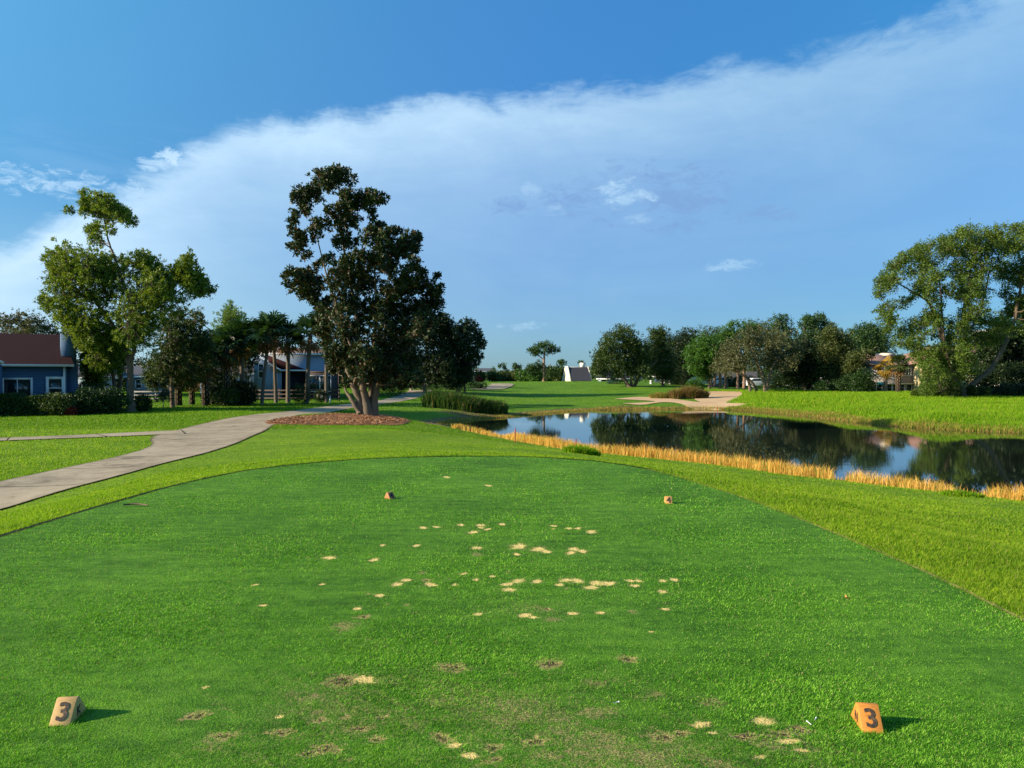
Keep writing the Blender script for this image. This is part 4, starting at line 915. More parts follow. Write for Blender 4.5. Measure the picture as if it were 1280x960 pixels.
# far middle trees
def far(label, base, D, cl, mleaf='leaf_oak', bark='bark', leaf=(0.26,0.15), tufts=26, per=11, limbs=None, name='oak_tree', r=.3, **k):
    if limbs is None:
        top = min(c[1] for c in cl); limbs = [[(base[0], base[1], 0, r), (base[0], base[1]-10, 0, r*.8), ((base[0]+cl[0][0])/2, (base[1]+top)/2, 0, r*.5), (cl[0][0], top+8, 0, r*.15)]]
    return tree(name, label, 'tree', base, D, cl, limbs, mleaf, bark, leaf=leaf, tufts=int(tufts*1.15), per=per, twigs=False, tuft_r=0.16, jit=1.17, dens=2.2, **k)
tree('pine_tree', 'tall flat topped pine standing alone beyond the fairway', 'tree', (680,480), 150,
 [(664,437,4.5),(671,433,5),(680,431,5),(688,433,5),(695,437,4),(676,439,4.5),(686,440,4.5),(668,442,3.5),(672,455,5),(664,461,5),(660,464,4),(678,458,4),(690,463,5),(668,468,6),(694,468,5),(686,472,5)],
 [[(680,481,0,.42),(680,465,0,.36),(680,450,0,.3),(681,437,0,.14)], [(684,481,2,.3),(684,465,2,.25),(688,455,1,.12)], [(680,450,0,.18),(672,443,0,.12),(668,438,0,.06)]], 'leaf_pine', 'bark_pine', leaf=(.45,.14), tufts=22, per=12, twigs=False, flat=.6, depth=.6)
for base, D, cl, lab in [((622,479),190,[(616,462,3),(624,458,2),(630,457,2.5),(632,463,2),(613,467,4),(626,470,4),(619,472,4)],'scraggly pine with small tufts beyond the far path'),
   ((646,479),185,[(643,456,3),(650,458,3),(646,462,3),(641,468,4),(652,468,4),(648,473,4)],'slim two topped pine between the far path and the flat topped pine'),
   ((704,478),180,[(699,453,2.8),(705,452,2.8),(702,456,2.5)],'thin pine with a small round head right of the flat topped pine'),
   ((726,478),215,[(724,453,2.2),(728,454,2)],'tiny pine top showing above the white gabled house')]:
    tree('pine_tree', lab, 'tree', base, D, cl, [[(base[0],base[1],0,.25),(base[0],(base[1]+cl[0][1])/2,0,.2),(cl[0][0],cl[0][1]+2,0,.08)]], 'leaf_pine', 'bark_pine', leaf=(.5,.18), tufts=16, per=9, twigs=False, flat=.6)
for u, d, w, h, mm, lab in [(610,165,5,1.9,'leaf_oak','bushy tree clump left of the scraggly pine'),(634,170,5,2.3,'leaf_olive','olive bush between the two scraggly pines'),(660,160,5,2.6,'leaf_green','green bush left of the flat topped pine trunk'),(670,168,5,3.0,'leaf_oak','bush behind the flat topped pine trunk'),(702,165,4.5,3.2,'leaf_oak','round bush at the foot of the thin pine'),(690,172,4,3.4,'leaf_pine','dark bush right of the flat topped pine'),(572,150,6,3,'leaf_dark','dark bush mass left of the cream building'),(648,215,10,2.6,'leaf_olive','low distant bush between the two pines beyond the fairway')]:
    shrub(lab, u, d, w, h, mm, cat='bush', name='bush', n=int(900+w*260), leaf=(.5,.25), dy=3)
far('dense oak with a domed crown above the left end of the sand', (790,481), 115, [(762,424,7),(775,416,8),(787,418,7),(765,438,11),(785,437,11),(800,434,9),(750,450,8),(770,454,12),(790,452,12),(806,448,8),(744,461,5),(758,467,6),(803,464,7),(780,466,8),(752,441,6)],
    limbs=[[(787,483,0,.45),(778,470,0,.35),(768,455,0,.2),(762,435,0,.08)],[(793,483,1,.4),(800,470,1,.3),(812,460,1,.22),(822,450,1,.1)],[(789,482,.5,.35),(790,460,.5,.25),(785,425,.5,.08)]], tufts=34, per=13)
far('tall narrow oak joined to the domed oak', (828,483), 120, [(818,414,6),(828,417,7),(822,428,9),(833,434,7),(818,444,10),(832,448,9),(824,460,10),(838,463,8),(812,458,7),(830,473,7)], tufts=32, per=12)
far('dark pine oak mix tree left of the bright green oak', (852,485), 128, [(846,425,7),(856,419,7),(866,421,6),(844,440,9),(856,440,9),(850,456,10),(862,460,10),(840,470,9),(856,474,10),(868,476,9)], 'leaf_dark', tufts=34, per=12)
far('bright green oak above the sand bunker', (886,488), 110, [(868,434,7),(880,428,8),(893,430,8),(870,448,9),(884,446,10),(897,443,9),(876,462,9),(890,460,9),(868,459,6),(882,472,6),(862,442,5)], 'leaf_green', tufts=30, per=13)
far('tall tree with a loose top behind the bright green oak', (905,488), 128, [(911,408,4),(918,405,3.5),(905,418,7),(916,420,7),(928,416,7),(900,432,9),(912,436,9),(925,428,9),(934,406,5),(944,409,5)], 'leaf_green', tufts=26, per=11)
far('wide grey green oak with pale forked trunks right of the bunker', (945,491), 100,
    [(920,430,10),(938,420,10),(957,417,10),(976,426,11),(906,444,9),(924,444,11),(944,438,11),(963,438,11),(984,443,10),(997,440,7),(899,457,8),(913,460,7),(932,456,8),(952,453,8),(972,456,8),(990,456,7),(910,434,7)], 'leaf_grey', 'bark_pale',
    limbs=[[(938,493,0,.32),(936,478,0,.26),(928,468,0,.2),(912,462,0,.1)],[(949,493,.5,.28),(940,478,.5,.22),(926,466,.5,.15),(915,455,.5,.06)],[(955,493,-.5,.36),(955,475,-.5,.3),(948,455,-.5,.2),(938,432,-.5,.08)],[(959,493,.4,.34),(961,472,.4,.26),(968,455,.4,.18),(978,440,.4,.07)],[(960,478,.2,.2),(972,468,.2,.14),(985,462,.2,.07)]], tufts=20, per=10, depth=.8)
far('pine with rounded tufts behind the grey green oak', (976,490), 128, [(972,399,6),(981,400,6),(967,408,5),(985,408,5),(975,412,6),(990,425,8),(978,428,8)], 'leaf_pine', 'bark_pine', tufts=22, per=10, name='pine_tree')
far('tall pine with flattened green top, highest in the right hand tree line', (1014,490), 118, [(1004,402,5),(1012,397,6),(1022,396,6),(1030,401,5),(1008,410,5),(1020,411,5),(1038,411,4),(1030,420,5),(1012,422,5)], 'leaf_pine', 'bark_pine', tufts=24, per=11, name='pine_tree', flat=.7)
far('dark oak under the tall flat topped pine of the tree line', (1010,490), 106, [(1000,430,9),(1012,436,10),(998,447,10),(1012,455,11),(992,462,9),(1006,470,10),(1022,468,9),(985,474,8),(1024,446,9)], 'leaf_dark', tufts=34, per=12,
    limbs=[[(1008,492,0,.35),(1004,478,0,.28),(996,465,0,.12)],[(1012,492,0,.3),(1018,476,0,.2),(1022,462,0,.1)]])
far('rounded olive oak in the middle of the right hand tree line', (1045,490), 104, [(1035,420,8),(1048,424,8),(1060,430,8),(1032,436,10),(1048,440,10),(1063,444,9),(1036,452,10),(1052,457,9),(1030,467,8),(1044,470,8),(1040,410,5)], 'leaf_olive', tufts=30, per=11,
    limbs=[[(1042,492,0,.35),(1038,476,0,.28),(1034,455,0,.12)],[(1050,492,0,.35),(1051,470,0,.25),(1052,445,0,.1)]])
far('dark spiky topped pine left of the big right tree', (1085,491), 112, [(1072,415,6),(1083,411,6),(1096,414,6),(1107,420,7),(1070,428,8),(1086,428,9),(1100,434,9),(1074,444,8),(1092,446,8)], 'leaf_pine', tufts=28, per=11, name='pine_tree')
far('low olive oak before the left end of the apartments', (1085,491), 99, [(1064,448,6),(1076,446,7),(1088,442,6),(1058,462,7),(1070,464,7),(1068,455,7)], 'leaf_olive', tufts=26, per=10)
shrub('round green shrub left of the apartments', 1064, 98, 3.0, 2.4, 'leaf_hedge', n=3600, leaf=(.2,.1))
shrub('dark green shrub beside the teal awning', 1080, 96, 3.0, 2.8, 'leaf_hedge', n=4200, leaf=(.2,.1))
shrub('low shrub at the foot of the rounded olive oak', 1036, 99, 3.5, 1.6, 'leaf_hedge', n=2600, leaf=(.2,.1))
shrub('dark green shrub between the pale forked trunks and the dark oak', 978, 108, 5.5, 2.8, 'leaf_hedge', n=4200, leaf=(.2,.1))
tree('broadleaf_tree', 'dark tree mass behind the fan palms left of the porch house', 'tree', (276,500), 74,
 [(248,432,11),(262,425,10),(252,450,13),(270,446,13),(290,440,12),(308,436,11),(258,470,13),(280,468,13),(300,462,12),(268,486,10),(290,484,10),(322,424,9),(318,444,8),(240,462,10)],
 [L3((276,502,0,.3),(276,470,0,.24),(282,440,0,.12))], 'leaf_dark', 'bark', leaf=(.2,.1), tufts=38, per=14)
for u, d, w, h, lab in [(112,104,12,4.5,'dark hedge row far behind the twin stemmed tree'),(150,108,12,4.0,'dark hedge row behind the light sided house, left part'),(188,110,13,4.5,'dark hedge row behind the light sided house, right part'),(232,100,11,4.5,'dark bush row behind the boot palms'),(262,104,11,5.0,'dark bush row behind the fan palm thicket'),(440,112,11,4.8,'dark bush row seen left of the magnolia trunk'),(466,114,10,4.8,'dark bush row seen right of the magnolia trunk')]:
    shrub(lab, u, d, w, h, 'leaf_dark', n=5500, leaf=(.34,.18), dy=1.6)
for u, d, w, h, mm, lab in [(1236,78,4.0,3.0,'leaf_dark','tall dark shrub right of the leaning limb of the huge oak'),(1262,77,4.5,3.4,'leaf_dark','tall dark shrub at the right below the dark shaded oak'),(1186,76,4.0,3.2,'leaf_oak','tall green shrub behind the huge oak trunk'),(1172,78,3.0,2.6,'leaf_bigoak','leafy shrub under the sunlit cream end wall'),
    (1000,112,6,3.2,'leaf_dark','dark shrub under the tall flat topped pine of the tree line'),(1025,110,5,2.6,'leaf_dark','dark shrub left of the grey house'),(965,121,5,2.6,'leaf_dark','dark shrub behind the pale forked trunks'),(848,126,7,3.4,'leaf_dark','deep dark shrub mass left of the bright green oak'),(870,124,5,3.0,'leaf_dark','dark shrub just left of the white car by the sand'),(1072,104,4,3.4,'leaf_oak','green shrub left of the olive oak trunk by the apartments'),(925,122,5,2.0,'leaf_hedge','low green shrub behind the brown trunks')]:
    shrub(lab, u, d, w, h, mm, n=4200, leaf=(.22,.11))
shrub('palmetto like bush at the top of the bunker planting', 868, 87, 1.4, 2.1, 'leaf_green', n=1500, leaf=(.3,.08))
for i, u in enumerate((900, 907, 922, 930, 888, 893)):
    x, y, z = at(u, 112+i); mb = MB(); mb.tube([(0,0,-.1),(.05,0,1.2),(.1*rng.uniform(-1,1),0,3.2+i*.1)], [.26,.22,.18], 8)
    labs = ['brown bare trunk left of the wide grey green oak','slim trunk next to the bare brown trunk behind the sand','trunk standing behind the left fork of the grey green oak','trunk directly behind the grey green oak fork','leftmost lit brown trunk at the back edge of the sand','narrow brown trunk beside the leftmost lit trunk']
    tag(mb.build('tree_trunk', M['bark_pine'], smooth=True), labs[i], 'tree trunk', 'trunks behind the sand').location = (x, y, z)

for base, D, cl, mm, lab in [
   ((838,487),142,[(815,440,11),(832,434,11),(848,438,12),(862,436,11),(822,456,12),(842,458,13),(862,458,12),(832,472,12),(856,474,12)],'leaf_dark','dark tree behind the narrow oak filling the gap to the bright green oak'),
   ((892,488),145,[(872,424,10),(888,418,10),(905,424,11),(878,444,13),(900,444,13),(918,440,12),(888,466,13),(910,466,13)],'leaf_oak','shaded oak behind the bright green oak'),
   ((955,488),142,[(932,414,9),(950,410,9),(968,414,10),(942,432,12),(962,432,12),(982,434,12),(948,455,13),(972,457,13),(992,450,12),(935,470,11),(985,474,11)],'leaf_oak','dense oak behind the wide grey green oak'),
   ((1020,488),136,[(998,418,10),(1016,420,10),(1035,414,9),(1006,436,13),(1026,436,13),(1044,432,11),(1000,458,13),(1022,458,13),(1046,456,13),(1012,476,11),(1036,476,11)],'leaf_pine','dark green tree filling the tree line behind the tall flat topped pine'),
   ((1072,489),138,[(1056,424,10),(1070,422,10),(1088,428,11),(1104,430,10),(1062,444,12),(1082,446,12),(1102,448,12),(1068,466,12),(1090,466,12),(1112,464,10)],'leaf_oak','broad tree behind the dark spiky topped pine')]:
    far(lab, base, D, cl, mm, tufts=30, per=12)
def far_woods():
    mb = MB(); n = 34000; u = rng.uniform(-120, 1400, n); D = rng.uniform(215, 262, n); x = (u-640)/F*D
    top = (2.6+1.5*np.abs(vn(x*.12, D*.05, 1.0))+1.1*vn(x, D, .45))*(1-0.35*((u > 598) & (u < 712))); z = height(x, D) + np.maximum(.3, top)*rng.uniform(0, 1, n)**.7
    leaves(mb, np.stack([x, D, z], 1), np.tile([0, 0, .5], (n, 1)), .9, .55, 1.0)
    tag(mb.build('far_woods', M['leaf_oak']), 'low far off woods along the horizon behind the houses', 'woods', kind='stuff')
far_woods()
# far palms
palm('small fan palm before the low house left of the domed oak', 770, 126, 466, 1.7, .2, 0, 0, nf=22, fm='leaf_green' if False else 'frond', group='small palms')
palm('palm with pale rough trunk in front of the apartments', 1123, 93, 443, 1.7, .3, 0, 8, True, nf=26, fm='leaf_olive', group='palms at the apartments')
palm('palm with golden hanging fronds at the left of the apartments', 1107, 96, 446, 1.7, .22, 0, 16, nf=14, fm='frond_gold', dm='frond_gold', group='palms at the apartments')

# big right oak
big = [(1100,352,7),(1106,345,8),(1117,334,9),(1131,323,9),(1146,315,9),(1162,309,9),(1179,302,9),(1196,296,9),(1213,291,10),(1230,293,9),(1248,290,10),(1266,288,9),(1282,287,11),(1300,293,12),(1320,306,14),(1340,330,15),(1350,360,15),
 (1099,368,7),(1120,350,10),(1140,340,10),(1160,330,10),(1180,320,11),(1200,315,11),(1220,312,12),(1242,313,11),(1263,310,11),(1285,310,12),(1310,330,14),
 (1104,388,8),(1115,398,8),(1126,378,8),(1143,361,8),(1165,350,6),(1186,338,8),(1205,336,11),(1226,336,12),(1212,356,11),(1228,362,10),(1246,338,10),(1266,338,12),(1282,348,12),(1325,380,14),
 (1110,410,7),(1130,412,9),(1150,402,7),(1167,397,7),(1197,372,6),(1226,385,10),(1216,402,10),(1236,400,8),(1256,366,8),(1268,384,8),(1150,424,9),(1170,418,9),(1190,428,9),(1124,428,7),(1142,438,8),(1165,440,10),(1186,448,11),(1202,440,10),(1166,458,10),(1182,472,11),(1172,484,8),(1290,380,10),(1222,422,9),(1160,474,8),(1206,350,9),(1206,372,8),(1208,392,9),(1198,412,10),(1206,430,9),(1196,455,10),(1212,448,9),(1198,472,9),(1178,438,9),(1215,466,8),(1176,405,7),(1152,452,9),(1256,400,9),(1250,425,9),(1272,412,10),(1262,352,10),(1173,343,9),(1177,362,8),(1172,380,7),(1160,368,6),(1285,378,12),(1300,345,14),(1310,390,14)]
tree('oak_tree', 'huge spreading oak on the grassy bank at the right edge', 'tree', (1206,498), 70, big,
 [L3((1206,500,0,.55),(1203,488,0,.42),(1193,472,-.2,.34),(1199,448,-.2,.28),(1206,420,0,.24),(1205,380,.2,.18),(1214,330,.2,.08)),
  L3((1207,500,.1,.5),(1218,478,.3,.34),(1238,462,.4,.3),(1256,430,.5,.27),(1268,398,.5,.22),(1275,360,.4,.15),(1284,318,.3,.07)),
  L3((1195,470,-.2,.3),(1182,440,-.8,.24),(1172,405,-1,.2),(1160,378,-1,.16),(1142,366,-.9,.11),(1118,352,-.8,.05)),
  L3((1182,440,-.8,.2),(1178,410,-1.4,.15),(1176,375,-1.5,.12),(1172,340,-1.5,.06)),
  L3((1206,420,0,.18),(1222,395,1,.15),(1232,360,1,.1),(1240,315,1,.05)),
  L3((1268,398,.5,.16),(1300,360,1,.12),(1325,325,1,.06))],
 'leaf_bigoak', 'bark', leaf=(.19,.09), tufts=28, per=16, depth=.5, tuft_r=.12, dens=1.6, jit=.96)
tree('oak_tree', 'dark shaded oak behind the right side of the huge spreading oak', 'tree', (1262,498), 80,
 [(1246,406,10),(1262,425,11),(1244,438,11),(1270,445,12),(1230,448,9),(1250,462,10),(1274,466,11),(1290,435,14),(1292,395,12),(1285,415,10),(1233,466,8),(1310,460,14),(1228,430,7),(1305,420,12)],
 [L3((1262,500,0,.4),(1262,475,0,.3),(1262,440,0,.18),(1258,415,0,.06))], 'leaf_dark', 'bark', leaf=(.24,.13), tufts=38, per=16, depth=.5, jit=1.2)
for u, d, w, h, mm, lab in [(1170,70,2.6,1.6,'leaf_bigoak','leafy undergrowth on the left of the huge oak trunk'),(1186,69.5,2.0,1.9,'leaf_oak','tangled shrub touching the left side of the huge oak trunk'),(1222,70,2.0,1.1,'leaf_oak','low shrub at the right foot of the huge oak'),(1245,72,3.2,1.0,'leaf_dark','dark shrub below the lit white wall at right'),(1272,73,3.4,1.5,'leaf_dark','dark shrub at the right edge of the bank'),(1153,72,1.8,.8,'leaf_bigoak','small bright shrub left of the undergrowth below the huge oak')]:
    shrub(lab, u, d, w, h, mm, n=3600, leaf=(.16,.08))

# ------------------------------------------------------------------ buildings
M['blue'] = pbr('blue_siding', (0.055,0.125,0.24), .7, .08, 2, lines=(2,.16,.55))
M['maroon'] = pbr('maroon_shingles', (0.030,0.0035,0.006), .9, .4, 14, .6, 30, lines=(2,.13,.5))
M['white'] = pbr('white_trim', (0.72,0.73,0.74), .6, .05, 3)
M['glass'] = pbr('window_glass', (0.02,0.03,0.03), .08, .2, 1, spec=.8)
M['palewall'] = pbr('pale_blue_siding', (0.27,0.35,0.45), .7, .06, 2, lines=(2,.16,.35))
M['greyroof'] = pbr('grey_shingles', (0.09,0.09,0.10), .9, .3, 10, .5, 30)
M['brownroof'] = pbr('brown_shingles', (0.20,0.12,0.085), .9, .3, 10, .5, 30)
M['screen'] = pbr('porch_screen', (0.05,0.045,0.055), .7, .2, 3)
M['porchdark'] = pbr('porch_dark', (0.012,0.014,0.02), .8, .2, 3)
M['offwhite'] = pbr('offwhite_stucco', (0.66,0.60,0.48), .85, .06, 3, .3)
M['cream'] = pbr('cream_stucco', (0.62,0.50,0.30), .85, .08, 3, .3)
M['stucco'] = pbr('white_stucco', (0.72,0.68,0.60), .85, .06, 3, .3)
M['greystucco'] = pbr('grey_stucco', (0.30,0.28,0.27), .85, .08, 3, .3)
M['tile'] = pbr('pink_roof_tiles', (0.42,0.23,0.16), .85, .25, 5, .6, 12, lines=(0,.3,.5))
M['fence'] = pbr('fence_wood', (0.10,0.07,0.055), .85, .3, 4, .4)
M['fencegrey'] = pbr('grey_fence_wood', (0.22,0.21,0.20), .85, .2, 4, .4)
M['teal'] = pbr('teal_canvas', (0.02,0.28,0.33), .8, .1, 3)
M['carwhite'] = pbr('white_car_paint', (0.75,0.75,0.75), .3, .02, 1, spec=.6)
M['rubber'] = pbr('tyre_rubber', (0.02,0.02,0.02), .8, .2, 4)
M['tan'] = pbr('tan_plastic', (0.42,0.34,0.22), .6, .1, 4)
M['red'] = pbr('red_stake_paint', (0.30,0.02,0.02), .6, .15, 4)
M['darkstake'] = pbr('dark_stake', (0.05,0.03,0.025), .7, .15, 4)
M['slate'] = pbr('slate_roof', (0.045,0.045,0.055), .85, .3, 8, .5, 30)
M['navy'] = pbr('navy_wall', (0.05,0.09,0.14), .8, .1, 3)

def window(root, x0, x1, z0, z1, y, fw=.09, mull=None, nm='window', depth=.06, sash=False):
    """a window in a wall facing -y: frame > pane"""
    f = MB(); f.box(x0-fw, x0, y-depth, y, z0-fw, z1+fw); f.box(x1, x1+fw, y-depth, y, z0-fw, z1+fw); f.box(x0, x1, y-depth, y, z1, z1+fw); f.box(x0, x1, y-depth, y, z0-fw, z0)
    if mull == 'v': f.box((x0+x1)/2-.03, (x0+x1)/2+.03, y-depth+.01, y-.004, z0, z1)
    if mull == 'h': f.box(x0, x1, y-depth+.01, y-.004, (z0+z1)/2-.03, (z0+z1)/2+.03)
    o = f.build(nm, M['white'], root); g = MB(); g.box(x0, x1, y-.022, y-.006, z0, z1); g.build('pane', M['glass'], o); return o

def facing(u0, D):
    a = -math.atan((u0-640)/F); ca, sa = math.cos(a), math.sin(a); x0 = (u0-640)*D/F
    return a, (lambda u: ((u-640)*D-F*x0)/(F*ca-(u-640)*sa))
def blue_house():
    D = 48.0; s = D/F; x0 = (84-640)*s; zb = gz(-27, 48); a = 0.56; ca, sa = math.cos(a), math.sin(a)
    r = empty('blue_house', (x0, D, zb), 'blue sided house with maroon shingle roof and blue chimney at the far left', 'house', None, a)
    Z = lambda v: CAM - zb - (v-HZ)*s
    zt = Z(455); w = MB(); w.box(-14, 0, 0, 7.5, -.2, zt); w.build('wall', M['blue'], r)
    # roof: eaves along x, ridge parallel to the front
    rise = 2.0; zr = zt + rise; rf = MB()
    rf.quads([(-14.4,-.45,zt-.05),(.35,-.45,zt-.05),(-.05,3.9,zr),(-14.4,3.9,zr)], [(0,1,2,3)]); rf.quads([(-14.4,8.2,zt-.05),(.35,8.2,zt-.05),(-.05,3.9,zr),(-14.4,3.9,zr)], [(3,2,1,0)])
    rf.quads([(-14.4,-.45,zt-.17),(.35,-.45,zt-.17),(.35,8.2,zt-.17),(-14.4,8.2,zt-.17)], [(0,3,2,1)])
    ro = rf.build('roof', M['maroon'], r)
    gb = MB(); gb.tris([(0,0,zt),(0,7.5,zt),(0,3.9,zr-.05)], [(0,1,2)]); gb.build('gable', M['blue'], r)
    gt = MB(); gt.box(-14.4, .36, -.56, -.455, zt-.17, zt-.03); gt.build('gutter', M['white'], r)
    ds = MB(); ds.box(-.22, -.10, -.10, -.004, 0, zt-.18); ds.build('downspout', M['white'], r)
    ds = MB(); ds.box(-4.2, -4.05, -.10, -.004, 0, zt-.18); ds.build('downspout', M['white'], r)
    ch = MB(); ch.box(.004, .62, .6, 2.2, -.2, zt-.05); c2 = MB(); ch.box(-.30, .55, .7, 2.1, zt-.05, Z(415)); co = ch.build('chimney', M['blue'], r)
    cp = MB(); cp.box(-.36, .61, .64, 2.16, Z(415), Z(415)+.06); cp.tube([(.0,1.4,Z(415)+.06),(.0,1.4,Z(411))], [.16,.16], 10); cp.tube([(.0,1.4,Z(411)),(.0,1.4,Z(411)+.04)], [.24,.2], 10); cp.build('chimney_cap', M['slate'], co)
    X = lambda u: ((u-640)*D-F*x0)/(F*ca-(u-640)*sa)
    window(r, X(5), X(38), Z(497), Z(474.5), 0, .12, 'v'); window(r, X(61), X(77), Z(496), Z(474), 0, .16, 'h')
    window(r, X(-45), X(-20), Z(496), Z(474), 0, .12, 'v')
    # near wing at the very left: its white rake just enters the frame
    wg = MB(); wg.prism([(-14,-.2),(X(3),-.2),(X(3),Z(457)),(X(-30),Z(445)),(-14,Z(445))], 'y', -1.6, -.02); wg.build('front_wing', M['blue'], r)
    rk = MB(); rk.prism([(X(6),Z(456)),(X(6),Z(453)),(X(-30),Z(441)),(X(-30),Z(444))], 'y', -1.75, -1.604); rk.build('rake_board', M['white'], r)
blue_house()

def porch_house():
    D = 78.0; s = D/F; zb = gz((380-640)*s, D); a_, X = facing(340, D); Z = lambda v: CAM - zb - (v-HZ)*s
    r = empty('porch_house', ((340-640)*s, D, zb), 'pale blue two storey house with maroon porch roof behind the palms', 'house', None, a_)
    w = MB(); w.box(X(322), X(419), 1.5, 9, -.2, Z(441)); w.build('wall', M['palewall'], r)
    rf = MB(); rf.quads([(X(320),1.1,Z(441)),(X(421),1.1,Z(441)),(X(412),5.2,Z(432)),(X(330),5.2,Z(432))], [(0,1,2,3)]); rf.quads([(X(320),9.4,Z(441)),(X(421),9.4,Z(441)),(X(412),5.2,Z(432)),(X(330),5.2,Z(432))], [(3,2,1,0)])
    rf.tris([(X(320),1.1,Z(441)),(X(330),5.2,Z(432)),(X(320),9.4,Z(441)),(X(421),1.1,Z(441)),(X(421),9.4,Z(441)),(X(412),5.2,Z(432))], [(0,1,2),(3,4,5)]); rf.build('roof', M['brownroof'], r)
    fa = MB(); fa.box(X(320), X(421), 1.0, 1.09, Z(443), Z(440.6)); fa.build('fascia', M['white'], r)
    # gabled front wing: its roof slopes down to the right
    g = MB(); g.prism([(X(318),-.2),(X(352),-.2),(X(352),Z(462)),(X(336),Z(453)),(X(318),Z(445))], 'y', -1.2, 1.496); g.build('front_wing', M['palewall'], r)
    lr = MB(); lr.prism([(X(334),Z(444)),(X(380),Z(461.4)),(X(384),Z(463)),(X(352),Z(463)),(X(336),Z(454.5))], 'y', -1.5, 1.49); lr.build('porch_roof', M['maroon'], r)
    fb = MB(); fb.prism([(X(335.5),Z(456)),(X(336),Z(453.5)),(X(352),Z(462.2)),(X(383),Z(462.2)),(X(383),Z(464)),(X(351),Z(464))], 'y', -1.62, -1.504); fb.build('rake_board', M['white'], r)
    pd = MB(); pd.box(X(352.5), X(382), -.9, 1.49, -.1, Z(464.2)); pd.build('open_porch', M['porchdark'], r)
    sp = MB(); sp.box(X(384), X(422), -2.2, 1.49, -.1, Z(464)); so_ = sp.build('screened_porch', M['screen'], r)
    fr = MB()
    for u in (384.5, 394, 403, 412, 421): fr.box(X(u)-.05, X(u)+.05, -2.26, -2.204, 0, Z(464))
    fr.box(X(384), X(422), -2.28, -2.262, Z(466), Z(464)); fr.box(X(384), X(422), -2.28, -2.262, Z(487), Z(486)); fr.build('screen_frame', M['fence'], so_)
    window(r, X(411.5), X(417), Z(462), Z(447), 1.5, .08, 'v'); window(r, X(341), X(346), Z(490), Z(468), -1.2, .06); window(r, X(324), X(329), Z(472), Z(456), -1.2, .08, 'h')
    for u in (391, 405): window(r, X(u)-.5, X(u)+.5, Z(489), Z(470), -2.204, .05)
porch_house()

def simple_house(name, label, D, u0, u1, v_eave, v_ridge, wall, roof, depth=9, wins=(), hip=False, cat='house', gable_left=False):
    s = D/F; um = (u0+u1)/2; xb = (um-640)*s; zb = gz(xb, D); a_, X = facing(um, D); Z = lambda v: CAM - zb - (v-HZ)*s
    r = empty(name, (xb, D, zb), label, cat, None, a_); zt, zr = Z(v_eave), Z(v_ridge)
    w = MB(); w.prism([(0,-.2),(depth,-.2),(depth,zt),(depth/2,zr-.06 if not hip else zt),(0,zt)], 'x', X(u0), X(u1)); w.build('wall', M[wall], r)
    o = .4; i = (depth/2 if hip else -.3); rf = MB()
    A = [(X(u0)-o,-o,zt-.03),(X(u1)+o,-o,zt-.03),(X(u1)+o,depth+o,zt-.03),(X(u0)-o,depth+o,zt-.03),(X(u0)+i,depth/2,zr),(X(u1)-i,depth/2,zr)]
    rf.v.append(np.array(A)); b = rf.n; rf.n += 6; rf.f4.append(np.array([[0,1,5,4],[2,3,4,5]])+b)
    if hip: rf.f3.append(np.array([[1,2,5],[3,0,4]])+b)
    rf.build('roof', M[roof], r)
    fa = MB(); fa.box(X(u0)-o, X(u1)+o, -o-.06, -o-.004, zt-.2, zt); fa.build('fascia', M['white'], r)
    for (a, b_, c, d, m_) in wins: window(r, X(a), X(b_), Z(d), Z(c), 0, .08, m_)
    return r, X, Z
simple_house('pale_house', 'pale blue house partly hidden behind the tall left tree', 78, 96, 142, 471, 456, 'palewall', 'greyroof', 8, [(104,110,476,486,'h'),(124,130,476,486,'h')])
simple_house('pale_house', 'light sided house behind the lawn between the tall left tree and the palms', 84, 158, 216, 470, 457, 'palewall', 'greyroof', 8, [(170,176,475,485,'h'),(186,192,475,485,'h'),(204,210,475,485,'h')])
simple_house('pale_house', 'white walled house seen through the palm thicket', 86, 250, 322, 466, 452, 'palewall', 'greyroof', 8, [(262,268,472,484,'h'),(284,290,472,484,'h'),(306,312,470,484,'h')])
simple_house('cream_building', 'tall cream lit building right behind the ragged dark tree', 160, 578, 593, 456, 452, 'cream', 'greyroof', 9, [(586,589,458,462,None)])
simple_house('pale_building', 'low pale grey building between the cream building and the scraggly pine', 230, 593, 616, 464, 460, 'palewall', 'greyroof', 9, [(598,602,467,471,None),(607,611,467,471,None)])
